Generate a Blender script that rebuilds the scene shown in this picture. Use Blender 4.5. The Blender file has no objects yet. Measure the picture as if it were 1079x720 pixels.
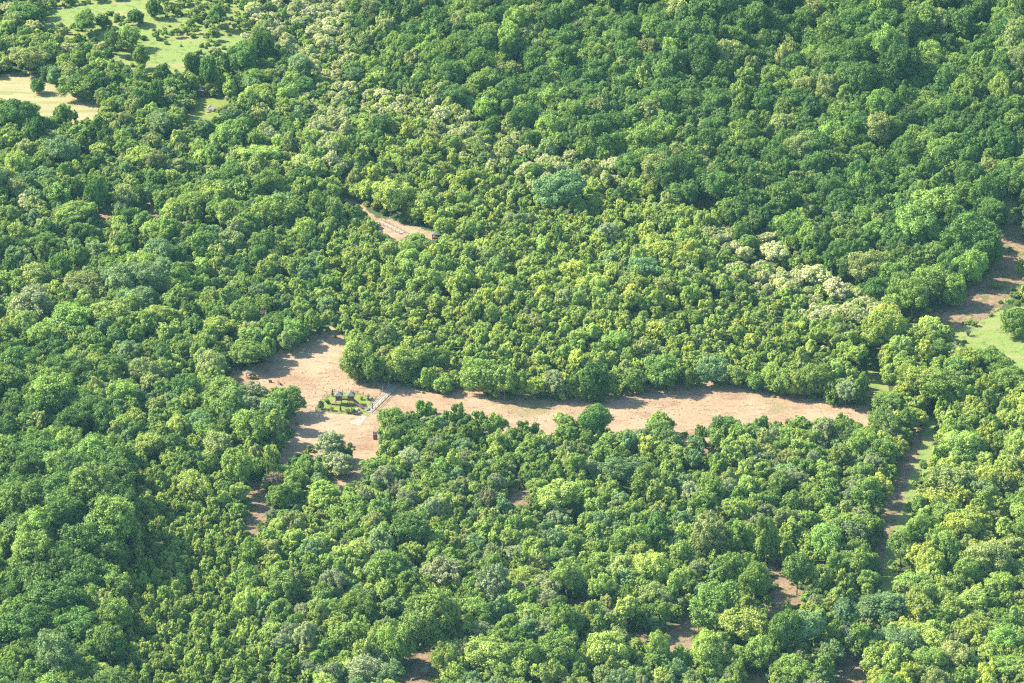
import bpy, math, random
import numpy as np
from mathutils import Vector, Matrix, Euler

# ------------------------------------------------------------------ camera, sky, sun, exposure
scene = bpy.context.scene
COL = scene.collection
SUN_EL, SUN_SWING = math.radians(41), math.radians(17)
CAM_D, CAM_A = 1290.0, math.radians(24)
CAM = Vector((0, -CAM_D * math.cos(CAM_A), CAM_D * math.sin(CAM_A)))
cam_data = bpy.data.cameras.new('camera')
cam_data.sensor_width = 36
cam_data.lens = 36 * CAM_D / 270.0
cam_data.clip_start, cam_data.clip_end = 1, 30000
cam = bpy.data.objects.new('camera', cam_data)
cam.location = CAM
cam.rotation_euler = (math.pi / 2 - CAM_A, 0, 0)
COL.objects.link(cam)
scene.camera = cam

world = bpy.data.worlds.new('World')
scene.world = world
world.use_nodes = True
wn = world.node_tree.nodes
sky = wn.new('ShaderNodeTexSky')
sky.sky_type = 'NISHITA'
sky.sun_disc = False
sky.sun_elevation = SUN_EL
SUNDIR = Vector((-math.cos(SUN_SWING) * math.cos(SUN_EL), math.sin(SUN_SWING) * math.cos(SUN_EL), math.sin(SUN_EL)))
sky.sun_rotation = math.atan2(SUNDIR.x, SUNDIR.y) % (2 * math.pi)
sky.altitude = 300
bg = wn['Background']
bg.inputs['Strength'].default_value = 0.128
world.node_tree.links.new(sky.outputs[0], bg.inputs['Color'])
sun_data = bpy.data.lights.new('sun', 'SUN')
sun_data.energy = 5.0
sun_data.angle = math.radians(0.5)
sun_data.color = (1.0, 0.89, 0.72)
sun = bpy.data.objects.new('sun', sun_data)
sun.rotation_euler = (-SUNDIR).to_track_quat('-Z', 'Y').to_euler()
COL.objects.link(sun)
vs = scene.view_settings
vs.view_transform = 'Standard'
vs.look = 'None'
vs.exposure = 2.1
vs.gamma = 1
vs.use_curve_mapping = False
scene.cycles.max_bounces = 6
scene.cycles.diffuse_bounces = 3
scene.cycles.transmission_bounces = 3
scene.cycles.use_denoising = False
scene.cycles.filter_width = 1.25
scene.cycles.sample_clamp_indirect = 3

rng = np.random.default_rng(11)
random.seed(5)

# ------------------------------------------------------------------ the lie of the land
def terrain(x, y):
    x = np.asarray(x, float); y = np.asarray(y, float)
    d = (x + 53) * 0.70 + (y - 264) * 0.714
    s = 22.0
    sp = s * np.logaddexp(0, d / s)
    h = 80 * np.tanh(0.24 * sp / 80)
    k = np.clip(sp / 60, 0, 1)
    g = -0.62 * x + 0.78 * y
    h = h + k * (3.4 * np.sin(x * 0.105 - 0.055 * y + 0.8 * np.sin(0.02 * y + 0.03 * x)) + 1.8 * np.sin(g * 0.045 + 1.0))
    return h

F = 1079 * CAM_D / 270.0
ca, sa = math.cos(CAM_A), math.sin(CAM_A)
def project(x, y, z):
    """where a spot of the land shows in the survey photograph (pixels of 1079 x 720)"""
    dx, dy, dz = x - CAM.x, y - CAM.y, z - CAM.z
    depth = dy * ca - dz * sa
    up = dy * sa + dz * ca
    return 539.5 + F * dx / depth, 360 - F * up / depth, depth
def ground(px, py, lift=0.0):
    """the spot of the land (raised by lift) that the survey photograph shows at a pixel"""
    u, v = (px - 539.5) / F, (360 - py) / F
    d = np.array([u, ca + v * sa, -sa + v * ca])
    t = (lift - CAM.z) / d[2]
    for _ in range(60):
        p = np.array(CAM) + t * d
        e = p[2] - float(terrain(p[0], p[1])) - lift
        if abs(e) < 1e-3: break
        t += e / 1.0 * 0.8
    p = np.array(CAM) + t * d
    return Vector((p[0], p[1], p[2] - lift))
def scale_at(p):
    return F / project(p[0], p[1], p[2])[2]

PW, PH = 1500, 1000          # survey raster, with a margin of land round the photograph
OX, OY = 210, 140
gx, gy = np.meshgrid(np.arange(PW) - OX + 0.5, np.arange(PH) - OY + 0.5)
def raster(*polys):
    m = np.zeros((PH, PW), bool)
    for P in polys:
        x0, x1 = min(p[0] for p in P), max(p[0] for p in P)
        y0, y1 = min(p[1] for p in P), max(p[1] for p in P)
        sx = slice(max(0, int(x0 + OX) - 1), min(PW, int(x1 + OX) + 2)); sy = slice(max(0, int(y0 + OY) - 1), min(PH, int(y1 + OY) + 2))
        X, Y = gx[sy, sx], gy[sy, sx]
        r = np.zeros(X.shape, bool)
        for (ax, ay), (bx, by) in zip(P, P[1:] + P[:1]):
            if ay == by: continue
            r ^= ((ay > Y) != (by > Y)) & (X < (bx - ax) * (Y - ay) / (by - ay) + ax)
        m[sy, sx] |= r
    return m
def look(mask, px, py):
    ix = np.clip((np.asarray(px) + OX).astype(int), 0, PW - 1); iy = np.clip((np.asarray(py) + OY).astype(int), 0, PH - 1)
    return mask[iy, ix]
def grow(m, left=0, right=0, up=0, down=0):
    o = m.copy()
    for k in range(1, right + 1): o[:, k:] |= m[:, :-k]
    for k in range(1, left + 1): o[:, :-k] |= m[:, k:]
    n = o.copy()
    for k in range(1, down + 1): n[k:] |= o[:-k]
    for k in range(1, up + 1): n[:-k] |= o[k:]
    return n

strip = [(246,389),(262,391),(285,385),(300,375),(320,362),(340,352),(352,349),(358,358),(361,375),(358,393),(372,402),(392,408),(420,407),(445,412),(470,417),(492,407),(510,422),(560,423),(600,424),(632,426),(660,418),(680,411),(700,413),(740,407),(762,405),(780,410),(820,417),(860,425),(895,432),(913,432),
         (912,447),(890,440),(866,436),(840,442),(812,446),(795,447),(765,441),(748,446),(735,452),(715,458),(697,434),(675,447),(650,452),(638,446),(626,428),(610,432),(598,448),(580,452),(545,447),(505,438),(480,430),(462,436),(448,424),(434,436),(415,430),(400,446),(398,462),(396,478),(388,494),(380,500),(362,511),(352,506),(378,486),(374,466),(352,456),(338,462),(322,474),(303,481),(298,478),(318,462),(308,448),(322,432),(314,415),(300,407),(282,404),(262,401),(246,397)]
upper_path = [(358,207),(372,212),(386,219),(396,230),(412,231),(428,236),(440,239),(455,244),(464,251),(452,251),(440,244),(430,246),(424,251),(416,252),(408,245),(398,240),(393,231),(380,218),(366,212)]
tan_meadow = [(-60,84),(0,82),(30,80),(62,91),(75,101),(101,112),(103,118),(85,125),(60,122),(48,118),(30,108),(0,101),(-60,104)]
green_meadows = [[(45,14),(80,7),(150,-4),(170,4),(150,13),(120,14),(95,17),(60,22),(48,22)],
                 [(85,34),(115,31),(140,27),(180,18),(200,16),(182,27),(150,36),(125,38),(95,36)],
                 [(124,55),(160,44),(212,39),(208,56),(190,76),(160,73),(150,63),(130,62)],
                 [(228,42),(262,31),(256,46),(237,53)]]
hut_lawn = [[(209,104),(240,102),(236,111),(221,126),(194,131),(206,118)]]
right_meadow = [[(1004,344),(1030,346),(1050,332),(1079,326),(1200,320),(1200,420),(1079,389),(1050,372),(1012,360)],
                [(906,387),(918,393),(933,406),(936,418),(922,420),(911,408)],
                [(1062,205),(1070,203),(1068,236),(1060,238)]]
right_bare = [[(1052,236),(1074,238),(1080,262),(1077,292),(1063,312),(1040,330),(1004,344),(985,338),(952,338),(950,332),(985,318),(1020,300),(1046,290)],
              [(914,412),(926,418),(922,427),(914,426)]]
road = [[(966,454),(975,447),(966,480),(955,510),(948,540),(940,560),(932,580),(930,604),(924,605),(924,578),(931,552),(938,525),(947,492)]]
verge = [[(975,440),(986,443),(982,466),(967,506),(957,536),(948,566),(943,592),(937,626),(929,621),(930,604),(932,580),(940,560),(948,540),(955,510),(966,480),(975,447)]]
bare_patches = [[(808,598),(822,601),(831,616),(843,632),(838,640),(820,646),(812,642),(820,622)],
                [(695,672),(716,662),(726,650),(736,664),(731,684),(716,690),(702,682)],
                [(664,668),(678,664),(682,672),(668,676)],
                [(432,694),(452,686),(464,690),(466,706),(452,722),(436,722),(428,712),(446,708),(432,702)],
                [(600,634),(616,633),(618,638),(602,639)], [(152,217),(163,216),(163,223),(153,223)], [(103,226),(113,225),(113,229),(103,229)],
                [(279,248),(286,247),(287,252),(280,252)], [(538,520),(550,514),(552,530),(540,534)], [(268,518),(276,505),(278,545),(266,566),(262,548)],
                [(735,212),(752,212),(754,217),(738,218)], [(453,322),(464,321),(463,328),(455,328)], [(742,474),(754,472),(754,478),(743,479)],
                [(890,690),(900,688),(908,712),(896,726),(884,724)], [(722,640),(726,660),(722,668),(716,664)], [(790,712),(806,706),(806,716),(794,718)]]
M_strip = raster(strip)
M_open = raster(strip, upper_path, tan_meadow, *green_meadows, *hut_lawn, *right_meadow, *right_bare, *road, *verge, *bare_patches)
M_block = grow(M_open, 1, 1, 0, 1)

# ------------------------------------------------------------------ materials
def mat(name, base, rough=0.85, noise=None, bump=0.0, spec=0.3, metal=0.0, coords='Object'):
    m = bpy.data.materials.new(name); m.use_nodes = True
    nt = m.node_tree; b = nt.nodes['Principled BSDF']
    b.inputs['Roughness'].default_value = rough
    b.inputs['Specular IOR Level'].default_value = spec
    b.inputs['Metallic'].default_value = metal
    b.inputs['Base Color'].default_value = (*base, 1)
    tc = nt.nodes.new('ShaderNodeTexCoord')
    if noise:
        sc, other, amount = noise
        n = nt.nodes.new('ShaderNodeTexNoise'); n.inputs['Scale'].default_value = sc; n.inputs['Detail'].default_value = 6
        nt.links.new(tc.outputs[coords], n.inputs['Vector'])
        r = nt.nodes.new('ShaderNodeMapRange'); r.inputs[1].default_value = 0.35; r.inputs[2].default_value = 0.65; r.inputs[4].default_value = amount
        nt.links.new(n.outputs[0], r.inputs[0])
        mx = nt.nodes.new('ShaderNodeMix'); mx.data_type = 'RGBA'
        mx.inputs[6].default_value = (*base, 1); mx.inputs[7].default_value = (*other, 1)
        nt.links.new(r.outputs[0], mx.inputs[0]); nt.links.new(mx.outputs[2], b.inputs['Base Color'])
        if bump:
            bp = nt.nodes.new('ShaderNodeBump'); bp.inputs['Distance'].default_value = bump
            nt.links.new(n.outputs[0], bp.inputs['Height']); nt.links.new(bp.outputs[0], b.inputs['Normal'])
    return m

def land(name, layers, bump_scale=1.2, bump=0.25, rough=0.95):
    """ground material: a base colour, then (noise scale, stretch, low, high, colour) patches laid over it"""
    m = bpy.data.materials.new(name); m.use_nodes = True
    nt = m.node_tree; L = nt.links; b = nt.nodes['Principled BSDF']
    b.inputs['Roughness'].default_value = rough; b.inputs['Specular IOR Level'].default_value = 0.1
    tc = nt.nodes.new('ShaderNodeTexCoord')
    cur = None
    for i, lay in enumerate(layers):
        if i == 0:
            c = nt.nodes.new('ShaderNodeRGB'); c.outputs[0].default_value = (*lay, 1); cur = c.outputs[0]; continue
        sc, stretch, lo, hi, col = lay
        mp = nt.nodes.new('ShaderNodeMapping'); mp.inputs['Scale'].default_value = (sc * stretch[0], sc * stretch[1], sc)
        mp.inputs['Rotation'].default_value = (0, 0, stretch[2] if len(stretch) > 2 else 0); mp.inputs['Location'].default_value = (i * 17.3, i * 5.1, 0)
        L.new(tc.outputs['Object'], mp.inputs['Vector'])
        n = nt.nodes.new('ShaderNodeTexNoise'); n.inputs['Scale'].default_value = 1; n.inputs['Detail'].default_value = 5; n.inputs['Roughness'].default_value = 0.62
        L.new(mp.outputs[0], n.inputs['Vector'])
        r = nt.nodes.new('ShaderNodeMapRange'); r.inputs[1].default_value = lo; r.inputs[2].default_value = hi; r.interpolation_type = 'SMOOTHSTEP'
        L.new(n.outputs[0], r.inputs[0])
        mx = nt.nodes.new('ShaderNodeMix'); mx.data_type = 'RGBA'; mx.inputs[7].default_value = (*col, 1)
        L.new(cur, mx.inputs[6]); L.new(r.outputs[0], mx.inputs[0]); cur = mx.outputs[2]
    L.new(cur, b.inputs['Base Color'])
    n = nt.nodes.new('ShaderNodeTexNoise'); n.inputs['Scale'].default_value = bump_scale; n.inputs['Detail'].default_value = 8; n.inputs['Roughness'].default_value = 0.7
    L.new(tc.outputs['Object'], n.inputs['Vector'])
    bp = nt.nodes.new('ShaderNodeBump'); bp.inputs['Distance'].default_value = bump; bp.inputs['Strength'].default_value = 0.9
    L.new(n.outputs[0], bp.inputs['Height']); L.new(bp.outputs[0], b.inputs['Normal'])
    return m

def foliage_mat():
    """leaves: each tree carries its own leaf colour (tint) and share of blossom (bloom)"""
    m = bpy.data.materials.new('foliage'); m.use_nodes = True
    nt = m.node_tree; L = nt.links; N = nt.nodes
    N.remove(N['Principled BSDF']); out = N['Material Output']
    def attr(name, kind):
        a = N.new('ShaderNodeAttribute'); a.attribute_name = name; a.attribute_type = kind; return a
    tint, bloom = attr('tint', 'INSTANCER'), attr('bloom', 'INSTANCER')
    rnd, lob = attr('rnd', 'GEOMETRY'), attr('lob', 'GEOMETRY')
    def math_(op, a, b, clamp=False):
        n = N.new('ShaderNodeMath'); n.operation = op; n.use_clamp = clamp
        for i, v in enumerate((a, b)):
            if isinstance(v, (int, float)): n.inputs[i].default_value = v
            else: L.new(v, n.inputs[i])
        return n.outputs[0]
    # value: each leaf spray and each bough differs a little
    val = math_('ADD', math_('MULTIPLY', rnd.outputs['Fac'], 0.5), math_('ADD', math_('MULTIPLY', lob.outputs['Fac'], 0.45), 0.53))
    v = N.new('ShaderNodeVectorMath'); v.operation = 'SCALE'; L.new(tint.outputs['Color'], v.inputs[0]); L.new(val, v.inputs['Scale'])
    # some boughs yellower
    warm = N.new('ShaderNodeVectorMath'); warm.operation = 'MULTIPLY'; L.new(v.outputs[0], warm.inputs[0]); warm.inputs[1].default_value = (1.22, 1.10, 0.8)
    mx = N.new('ShaderNodeMix'); mx.data_type = 'RGBA'; L.new(math_('MULTIPLY', lob.outputs['Fac'], 0.6), mx.inputs[0]); L.new(v.outputs[0], mx.inputs[6]); L.new(warm.outputs[0], mx.inputs[7])
    # blossom
    mixv = math_('ADD', math_('MULTIPLY', rnd.outputs['Fac'], 0.6), math_('MULTIPLY', lob.outputs['Fac'], 0.4))
    isb = math_('LESS_THAN', mixv, bloom.outputs['Fac'])
    m2 = N.new('ShaderNodeMix'); m2.data_type = 'RGBA'; L.new(isb, m2.inputs[0]); L.new(mx.outputs[2], m2.inputs[6]); m2.inputs[7].default_value = (0.44, 0.44, 0.26, 1)
    d = N.new('ShaderNodeBsdfDiffuse'); L.new(m2.outputs[2], d.inputs['Color'])
    t = N.new('ShaderNodeBsdfTranslucent')
    tcx = N.new('ShaderNodeVectorMath'); tcx.operation = 'MULTIPLY'; L.new(m2.outputs[2], tcx.inputs[0]); tcx.inputs[1].default_value = (1.25, 1.3, 0.7)
    L.new(tcx.outputs[0], t.inputs['Color'])
    ms = N.new('ShaderNodeMixShader'); ms.inputs[0].default_value = 0.25; L.new(d.outputs[0], ms.inputs[1]); L.new(t.outputs[0], ms.inputs[2])
    g = N.new('ShaderNodeBsdfGlossy'); g.inputs['Roughness'].default_value = 0.55; g.inputs['Color'].default_value = (1, 1, 1, 1)
    mg = N.new('ShaderNodeMixShader'); mg.inputs[0].default_value = 0.012; L.new(ms.outputs[0], mg.inputs[1]); L.new(g.outputs[0], mg.inputs[2])
    L.new(mg.outputs[0], out.inputs['Surface'])
    return m

FOL = foliage_mat()
BARK = mat('bark', (0.16, 0.12, 0.09), 0.9, (3, (0.09, 0.07, 0.05), 1.0))
BIRCH = mat('birch_bark', (0.24, 0.22, 0.20), 0.8, (2.5, (0.11, 0.10, 0.085), 0.7))
FLOOR = land('forest_floor', [(0.045, 0.052, 0.024), (0.25, (1, 1), 0.42, 0.62, (0.035, 0.065, 0.02)), (1.3, (1, 1), 0.55, 0.70, (0.075, 0.06, 0.038)), (0.07, (1, 1), 0.5, 0.6, (0.035, 0.06, 0.02))])
DIRT = land('bare_dirt', [(0.200, 0.142, 0.088), (0.06, (1, 1), 0.42, 0.62, (0.233, 0.175, 0.113)), (0.14, (0.7, 1.0, 0.5), 0.50, 0.68, (0.163, 0.105, 0.066)), (0.6, (0.35, 1.0, 0.75), 0.53, 0.70, (0.135, 0.091, 0.055)), (0.9, (1, 1), 0.57, 0.70, (0.114, 0.082, 0.049)), (0.05, (1, 1), 0.58, 0.68, (0.143, 0.121, 0.060)), (1.4, (1, 1), 0.58, 0.70, (0.277, 0.215, 0.142))], 1.0, 0.35)
DARKDIRT = land('brown_soil', [(0.146, 0.103, 0.066), (0.2, (1, 1), 0.45, 0.6, (0.184, 0.130, 0.082)), (1.0, (1, 1), 0.48, 0.64, (0.084, 0.062, 0.040)), (0.35, (1, 1), 0.52, 0.62, (0.076, 0.091, 0.026))], 1.4, 0.3)
DRY = land('dry_grass', [(0.178, 0.165, 0.082), (0.1, (0.4, 1.5), 0.42, 0.62, (0.205, 0.182, 0.10)), (0.2, (0.4, 1.6), 0.50, 0.64, (0.125, 0.15, 0.055)), (1.2, (1, 1), 0.52, 0.7, (0.145, 0.13, 0.065))], 1.6, 0.15)
GRASS = land('meadow_grass', [(0.118, 0.162, 0.043), (0.10, (0.5, 1.3), 0.48, 0.66, (0.162, 0.162, 0.063)), (0.4, (1, 1), 0.50, 0.66, (0.066, 0.110, 0.025)), (1.2, (1, 1), 0.52, 0.68, (0.144, 0.175, 0.053))], 1.8, 0.3)
LAWN = land('lawn_grass', [(0.100, 0.135, 0.029), (0.4, (1, 1), 0.42, 0.62, (0.136, 0.152, 0.040)), (1.6, (1, 1), 0.52, 0.68, (0.060, 0.098, 0.021))], 3, 0.1)
CONC = mat('concrete', (0.206, 0.192, 0.158), 0.9, (0.8, (0.154, 0.139, 0.110), 0.9), 0.05)
WOOD = mat('stained_wood', (0.181, 0.063, 0.035), 0.7, (3, (0.150, 0.046, 0.028), 0.8))
OLDWOOD = mat('weathered_wood', (0.24, 0.17, 0.12), 0.85, (2, (0.15, 0.10, 0.07), 0.9))
DARKWOOD = mat('dark_wood', (0.055, 0.03, 0.022), 0.8, (3, (0.09, 0.04, 0.03), 0.8))
REDWOOD = mat('red_brown_boards', (0.20, 0.075, 0.043), 0.7, (2, (0.20, 0.07, 0.04), 0.8))
GREENROOF = mat('green_roof', (0.055, 0.074, 0.060), 0.75, (2, (0.085, 0.10, 0.082), 0.9))
GREYROOF = mat('grey_roof', (0.120, 0.124, 0.116), 0.7, (2, (0.144, 0.152, 0.136), 0.8))
SLIDE = mat('dark_blue_slide', (0.05, 0.06, 0.11), 0.4, (1, (0.08, 0.06, 0.08), 0.6))
REDPAINT = mat('red_paint', (0.20, 0.045, 0.035), 0.6, (3, (0.14, 0.035, 0.03), 0.6))
WHITEP = mat('white_board', (0.42, 0.40, 0.37), 0.6, (4, (0.34, 0.32, 0.29), 0.5))
STONE = mat('pale_stone', (0.160, 0.156, 0.144), 0.9, (1.5, (0.096, 0.092, 0.080), 1.0), 0.08)
METAL_LIT_TRUNK = mat('pale_blue_metal', (0.30, 0.38, 0.44), 0.5, (2, (0.35, 0.44, 0.5), 0.6))  # bluish metal; on the trunk bases its paleness is painted sunlight
PALEWOOD = mat('pale_dead_wood', (0.200, 0.168, 0.132), 0.9, (2, (0.120, 0.096, 0.072), 0.9))

# ------------------------------------------------------------------ mesh helpers
def link(name, me, parent=None):
    o = bpy.data.objects.new(name, me); COL.objects.link(o)
    if parent is not None: o.parent = parent
    return o
def tag(o, label=None, cat=None, group=None, kind=None):
    if label: o['label'] = label
    if cat: o['category'] = cat
    if group: o['group'] = group
    if kind: o['kind'] = kind
    return o
def empty(name, loc, rz=0.0):
    o = bpy.data.objects.new(name, None); o.empty_display_size = 0.3; COL.objects.link(o)
    o.location = loc; o.rotation_euler = (0, 0, rz); return o
class MB:
    def __init__(s): s.v, s.f = [], []
    def add(s, vs_, fs_):
        n = len(s.v); s.v += [tuple(v) for v in vs_]; s.f += [tuple(i + n for i in f) for f in fs_]; return s
    def box(s, c, size, rz=0.0, ry=0.0, rx=0.0):
        R = Euler((rx, ry, rz)).to_matrix(); hx, hy, hz = (q / 2 for q in size); b = min(hx, hy, hz) * 0.18
        vs_ = []
        for sx in (-1, 1):
            for sy in (-1, 1):
                for sz in (-1, 1):
                    for k in range(3):
                        p = [sx * (hx - (b if k != 0 else 0)), sy * (hy - (b if k != 1 else 0)), sz * (hz - (b if k != 2 else 0))]
                        vs_.append(R @ Vector(p) + Vector(c))
        idx = lambda sx, sy, sz, k: ((sx * 2 + sy) * 2 + sz) * 3 + k
        fs_ = []
        for q in (0, 1):
            fs_.append([idx(q, 0, 0, 0), idx(q, 1, 0, 0), idx(q, 1, 1, 0), idx(q, 0, 1, 0)])
            fs_.append([idx(0, q, 0, 1), idx(1, q, 0, 1), idx(1, q, 1, 1), idx(0, q, 1, 1)])
            fs_.append([idx(0, 0, q, 2), idx(1, 0, q, 2), idx(1, 1, q, 2), idx(0, 1, q, 2)])
        for p in (0, 1):
            for q in (0, 1):
                fs_.append([idx(p, q, 0, 0), idx(p, q, 1, 0), idx(p, q, 1, 1), idx(p, q, 0, 1)])
                fs_.append([idx(p, 0, q, 0), idx(p, 1, q, 0), idx(p, 1, q, 2), idx(p, 0, q, 2)])
                fs_.append([idx(0, p, q, 1), idx(1, p, q, 1), idx(1, p, q, 2), idx(0, p, q, 2)])
                for r in (0, 1): fs_.append([idx(p, q, r, 0), idx(p, q, r, 1), idx(p, q, r, 2)])
        return s.add(vs_, fs_)
    def tube(s, pts, radii, n=7):
        pts = [Vector(p) for p in pts]
        if not hasattr(radii, '__len__'): radii = [radii] * len(pts)
        vs_, fs_ = [], []
        for i, p in enumerate(pts):
            d = (pts[min(i + 1, len(pts) - 1)] - pts[max(i - 1, 0)]).normalized()
            a = d.orthogonal().normalized() if abs(d.z) < 0.99 else Vector((1, 0, 0))
            b = d.cross(a)
            for k in range(n):
                t = 2 * math.pi * k / n
                vs_.append(p + (a * math.cos(t) + b * math.sin(t)) * radii[i])
        for i in range(len(pts) - 1):
            for k in range(n):
                fs_.append([i * n + k, i * n + (k + 1) % n, (i + 1) * n + (k + 1) % n, (i + 1) * n + k])
        fs_.append(list(range(n))[::-1]); fs_.append([(len(pts) - 1) * n + k for k in range(n)])
        return s.add(vs_, fs_)
    def pyramid(s, c, w, d, h, over=0.10):
        x, y, z = c
        vs_ = [(x - w / 2, y - d / 2, z), (x + w / 2, y - d / 2, z), (x + w / 2, y + d / 2, z), (x - w / 2, y + d / 2, z)]
        vs_ += [(p[0], p[1], z + over) for p in vs_] + [(x, y, z + h)]
        return s.add(vs_, [[3, 2, 1, 0], [0, 1, 5, 4], [1, 2, 6, 5], [2, 3, 7, 6], [3, 0, 4, 7], [4, 5, 8], [5, 6, 8], [6, 7, 8], [7, 4, 8]])
    def rock(s, c, r, seed=0, n=10, m=7):
        rg = np.random.default_rng(seed); vs_, fs_ = [], []
        ph = rg.uniform(0, 6, 6)
        for i in range(m + 1):
            t = math.pi * i / m
            for k in range(n):
                a = 2 * math.pi * k / n
                q = 1 + 0.16 * math.sin(2 * a + ph[0]) * math.sin(t) + 0.10 * math.sin(3 * a + ph[1] + 2 * t) + 0.07 * math.sin(5 * a + ph[2])
                vs_.append((c[0] + r[0] * q * math.sin(t) * math.cos(a), c[1] + r[1] * q * math.sin(t) * math.sin(a), c[2] + r[2] * math.cos(t)))
        for i in range(m):
            for k in range(n): fs_.append([i * n + k, (i + 1) * n + k, (i + 1) * n + (k + 1) % n, i * n + (k + 1) % n])
        return s.add(vs_, fs_)
    def mesh(s, name, m):
        me = bpy.data.meshes.new(name); me.from_pydata(s.v, [], s.f); me.update()
        if m: me.materials.append(m)
        return me
    def build(s, name, m, parent=None): return link(name, s.mesh(name, m), parent)

# ------------------------------------------------------------------ ground sheets
def smooth_noise(x, y, sc, seed):
    r = np.random.default_rng(seed); o = 0
    for k in range(6):
        a, b, c = r.uniform(0, 6.28), r.uniform(0, 6.28), sc * r.uniform(0.6, 2.2)
        o = o + np.sin((x * math.cos(a) + y * math.sin(a)) * c + b)
    return o / 3.0
def grid_mesh(xs, ys, name, m, dz=0.0, keep=None):
    X, Y = np.meshgrid(xs, ys); Z = terrain(X, Y) + dz
    nx, ny = len(xs), len(ys)
    v = np.stack([X.ravel(), Y.ravel(), Z.ravel()], 1)
    i, j = np.meshgrid(np.arange(nx - 1), np.arange(ny - 1))
    q = np.stack([j * nx + i, j * nx + i + 1, (j + 1) * nx + i + 1, (j + 1) * nx + i], 2).reshape(-1, 4)
    if keep is not None:
        cx, cy = (xs[:-1] + xs[1:]) / 2, (ys[:-1] + ys[1:]) / 2
        CX, CY = np.meshgrid(cx, cy)
        q = q[keep(CX, CY).ravel()]
        u, inv = np.unique(q, return_inverse=True); v = v[u]; q = inv.reshape(-1, 4)
    me = bpy.data.meshes.new(name)
    me.vertices.add(len(v)); me.vertices.foreach_set('co', v.ravel())
    me.loops.add(q.size); me.loops.foreach_set('vertex_index', q.ravel().astype(np.int32))
    me.polygons.add(len(q)); me.polygons.foreach_set('loop_start', np.arange(0, q.size, 4, dtype=np.int32)); me.polygons.foreach_set('loop_total', np.full(len(q), 4, np.int32))
    me.update(); me.validate(); me.materials.append(m)
    return link(name, me)
fine = np.arange(-330, 331, 2.0)
xs = np.concatenate([-330 - np.geomspace(4, 9000, 26)[::-1], fine, 330 + np.geomspace(4, 9000, 26)])
ys = np.concatenate([-420 - np.geomspace(4, 1500, 14)[::-1], np.arange(-420, 640, 2.0), 640 + np.geomspace(4, 9000, 26)])
tag(grid_mesh(xs, ys, 'ground', FLOOR), kind='structure')
def sheet(name, mask, m, dz, cell=0.4, wob=2.0, seed=1):
    iy, ix = np.nonzero(mask)
    pts = [ground(px, py) for px in (ix.min() - OX - 4, ix.max() - OX + 4) for py in (iy.min() - OY - 4, iy.max() - OY + 4)]
    pts += [ground((ix.min() + ix.max()) / 2 - OX, py) for py in (iy.min() - OY - 4, iy.max() - OY + 4)]
    x0, x1 = min(p.x for p in pts), max(p.x for p in pts); y0, y1 = min(p.y for p in pts) - 2, max(p.y for p in pts) + 2
    def keep(X, Y):
        px, py, _ = project(X, Y, terrain(X, Y))
        px = px + wob * smooth_noise(X, Y, 0.9, seed) ; py = py + 0.45 * wob * smooth_noise(X, Y, 0.8, seed + 7)
        return look(mask, px, py)
    return tag(grid_mesh(np.arange(x0, x1, cell), np.arange(y0, y1, cell), name, m, dz, keep), kind='structure')
sheet('dirt_clearing', grow(M_strip, 4, 4, 5, 16), DIRT, 0.03, 0.4, 2.2, 1)
sheet('dirt_path', grow(raster(upper_path), 0, 0, 0, 2), DIRT, 0.03, 0.4, 1.5, 2)
sheet('dry_meadow', grow(raster(tan_meadow), 3, 3, 4, 10), DRY, 0.03, 0.5, 2, 3)
for i, P in enumerate(green_meadows): sheet('meadow', grow(raster(P), 3, 3, 3, 8), GRASS, 0.034 + 0.004 * i, 0.6, 2, 4 + i)
sheet('open_meadow', raster([(30,-60),(290,-60),(262,47),(230,80),(124,80),(84,50),(36,36)]), GRASS, 0.026, 0.7, 3, 31)
sheet('grass_glade', grow(raster(*hut_lawn), 4, 3, 3, 6), LAWN, 0.03, 0.5, 2, 9)
sheet('grass_field', grow(raster(*right_meadow), 3, 3, 3, 8), GRASS, 0.03, 0.5, 2, 10)
sheet('brown_soil', grow(raster(*right_bare), 3, 3, 3, 4), DARKDIRT, 0.045, 0.5, 3, 11)
sheet('grass_verge', grow(raster(*verge), 1, 4, 2, 6), GRASS, 0.035, 0.4, 1.5, 12)
sheet('track', grow(raster(*road), 5, 0, 2, 3), DARKDIRT, 0.05, 0.35, 1.2, 13)
for i, P in enumerate(bare_patches): sheet('soil_patch', grow(raster(P), 6, 5, 3, 7), DARKDIRT, 0.055 + 0.004 * i, 0.5, 2.5, 20 + i)

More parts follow.
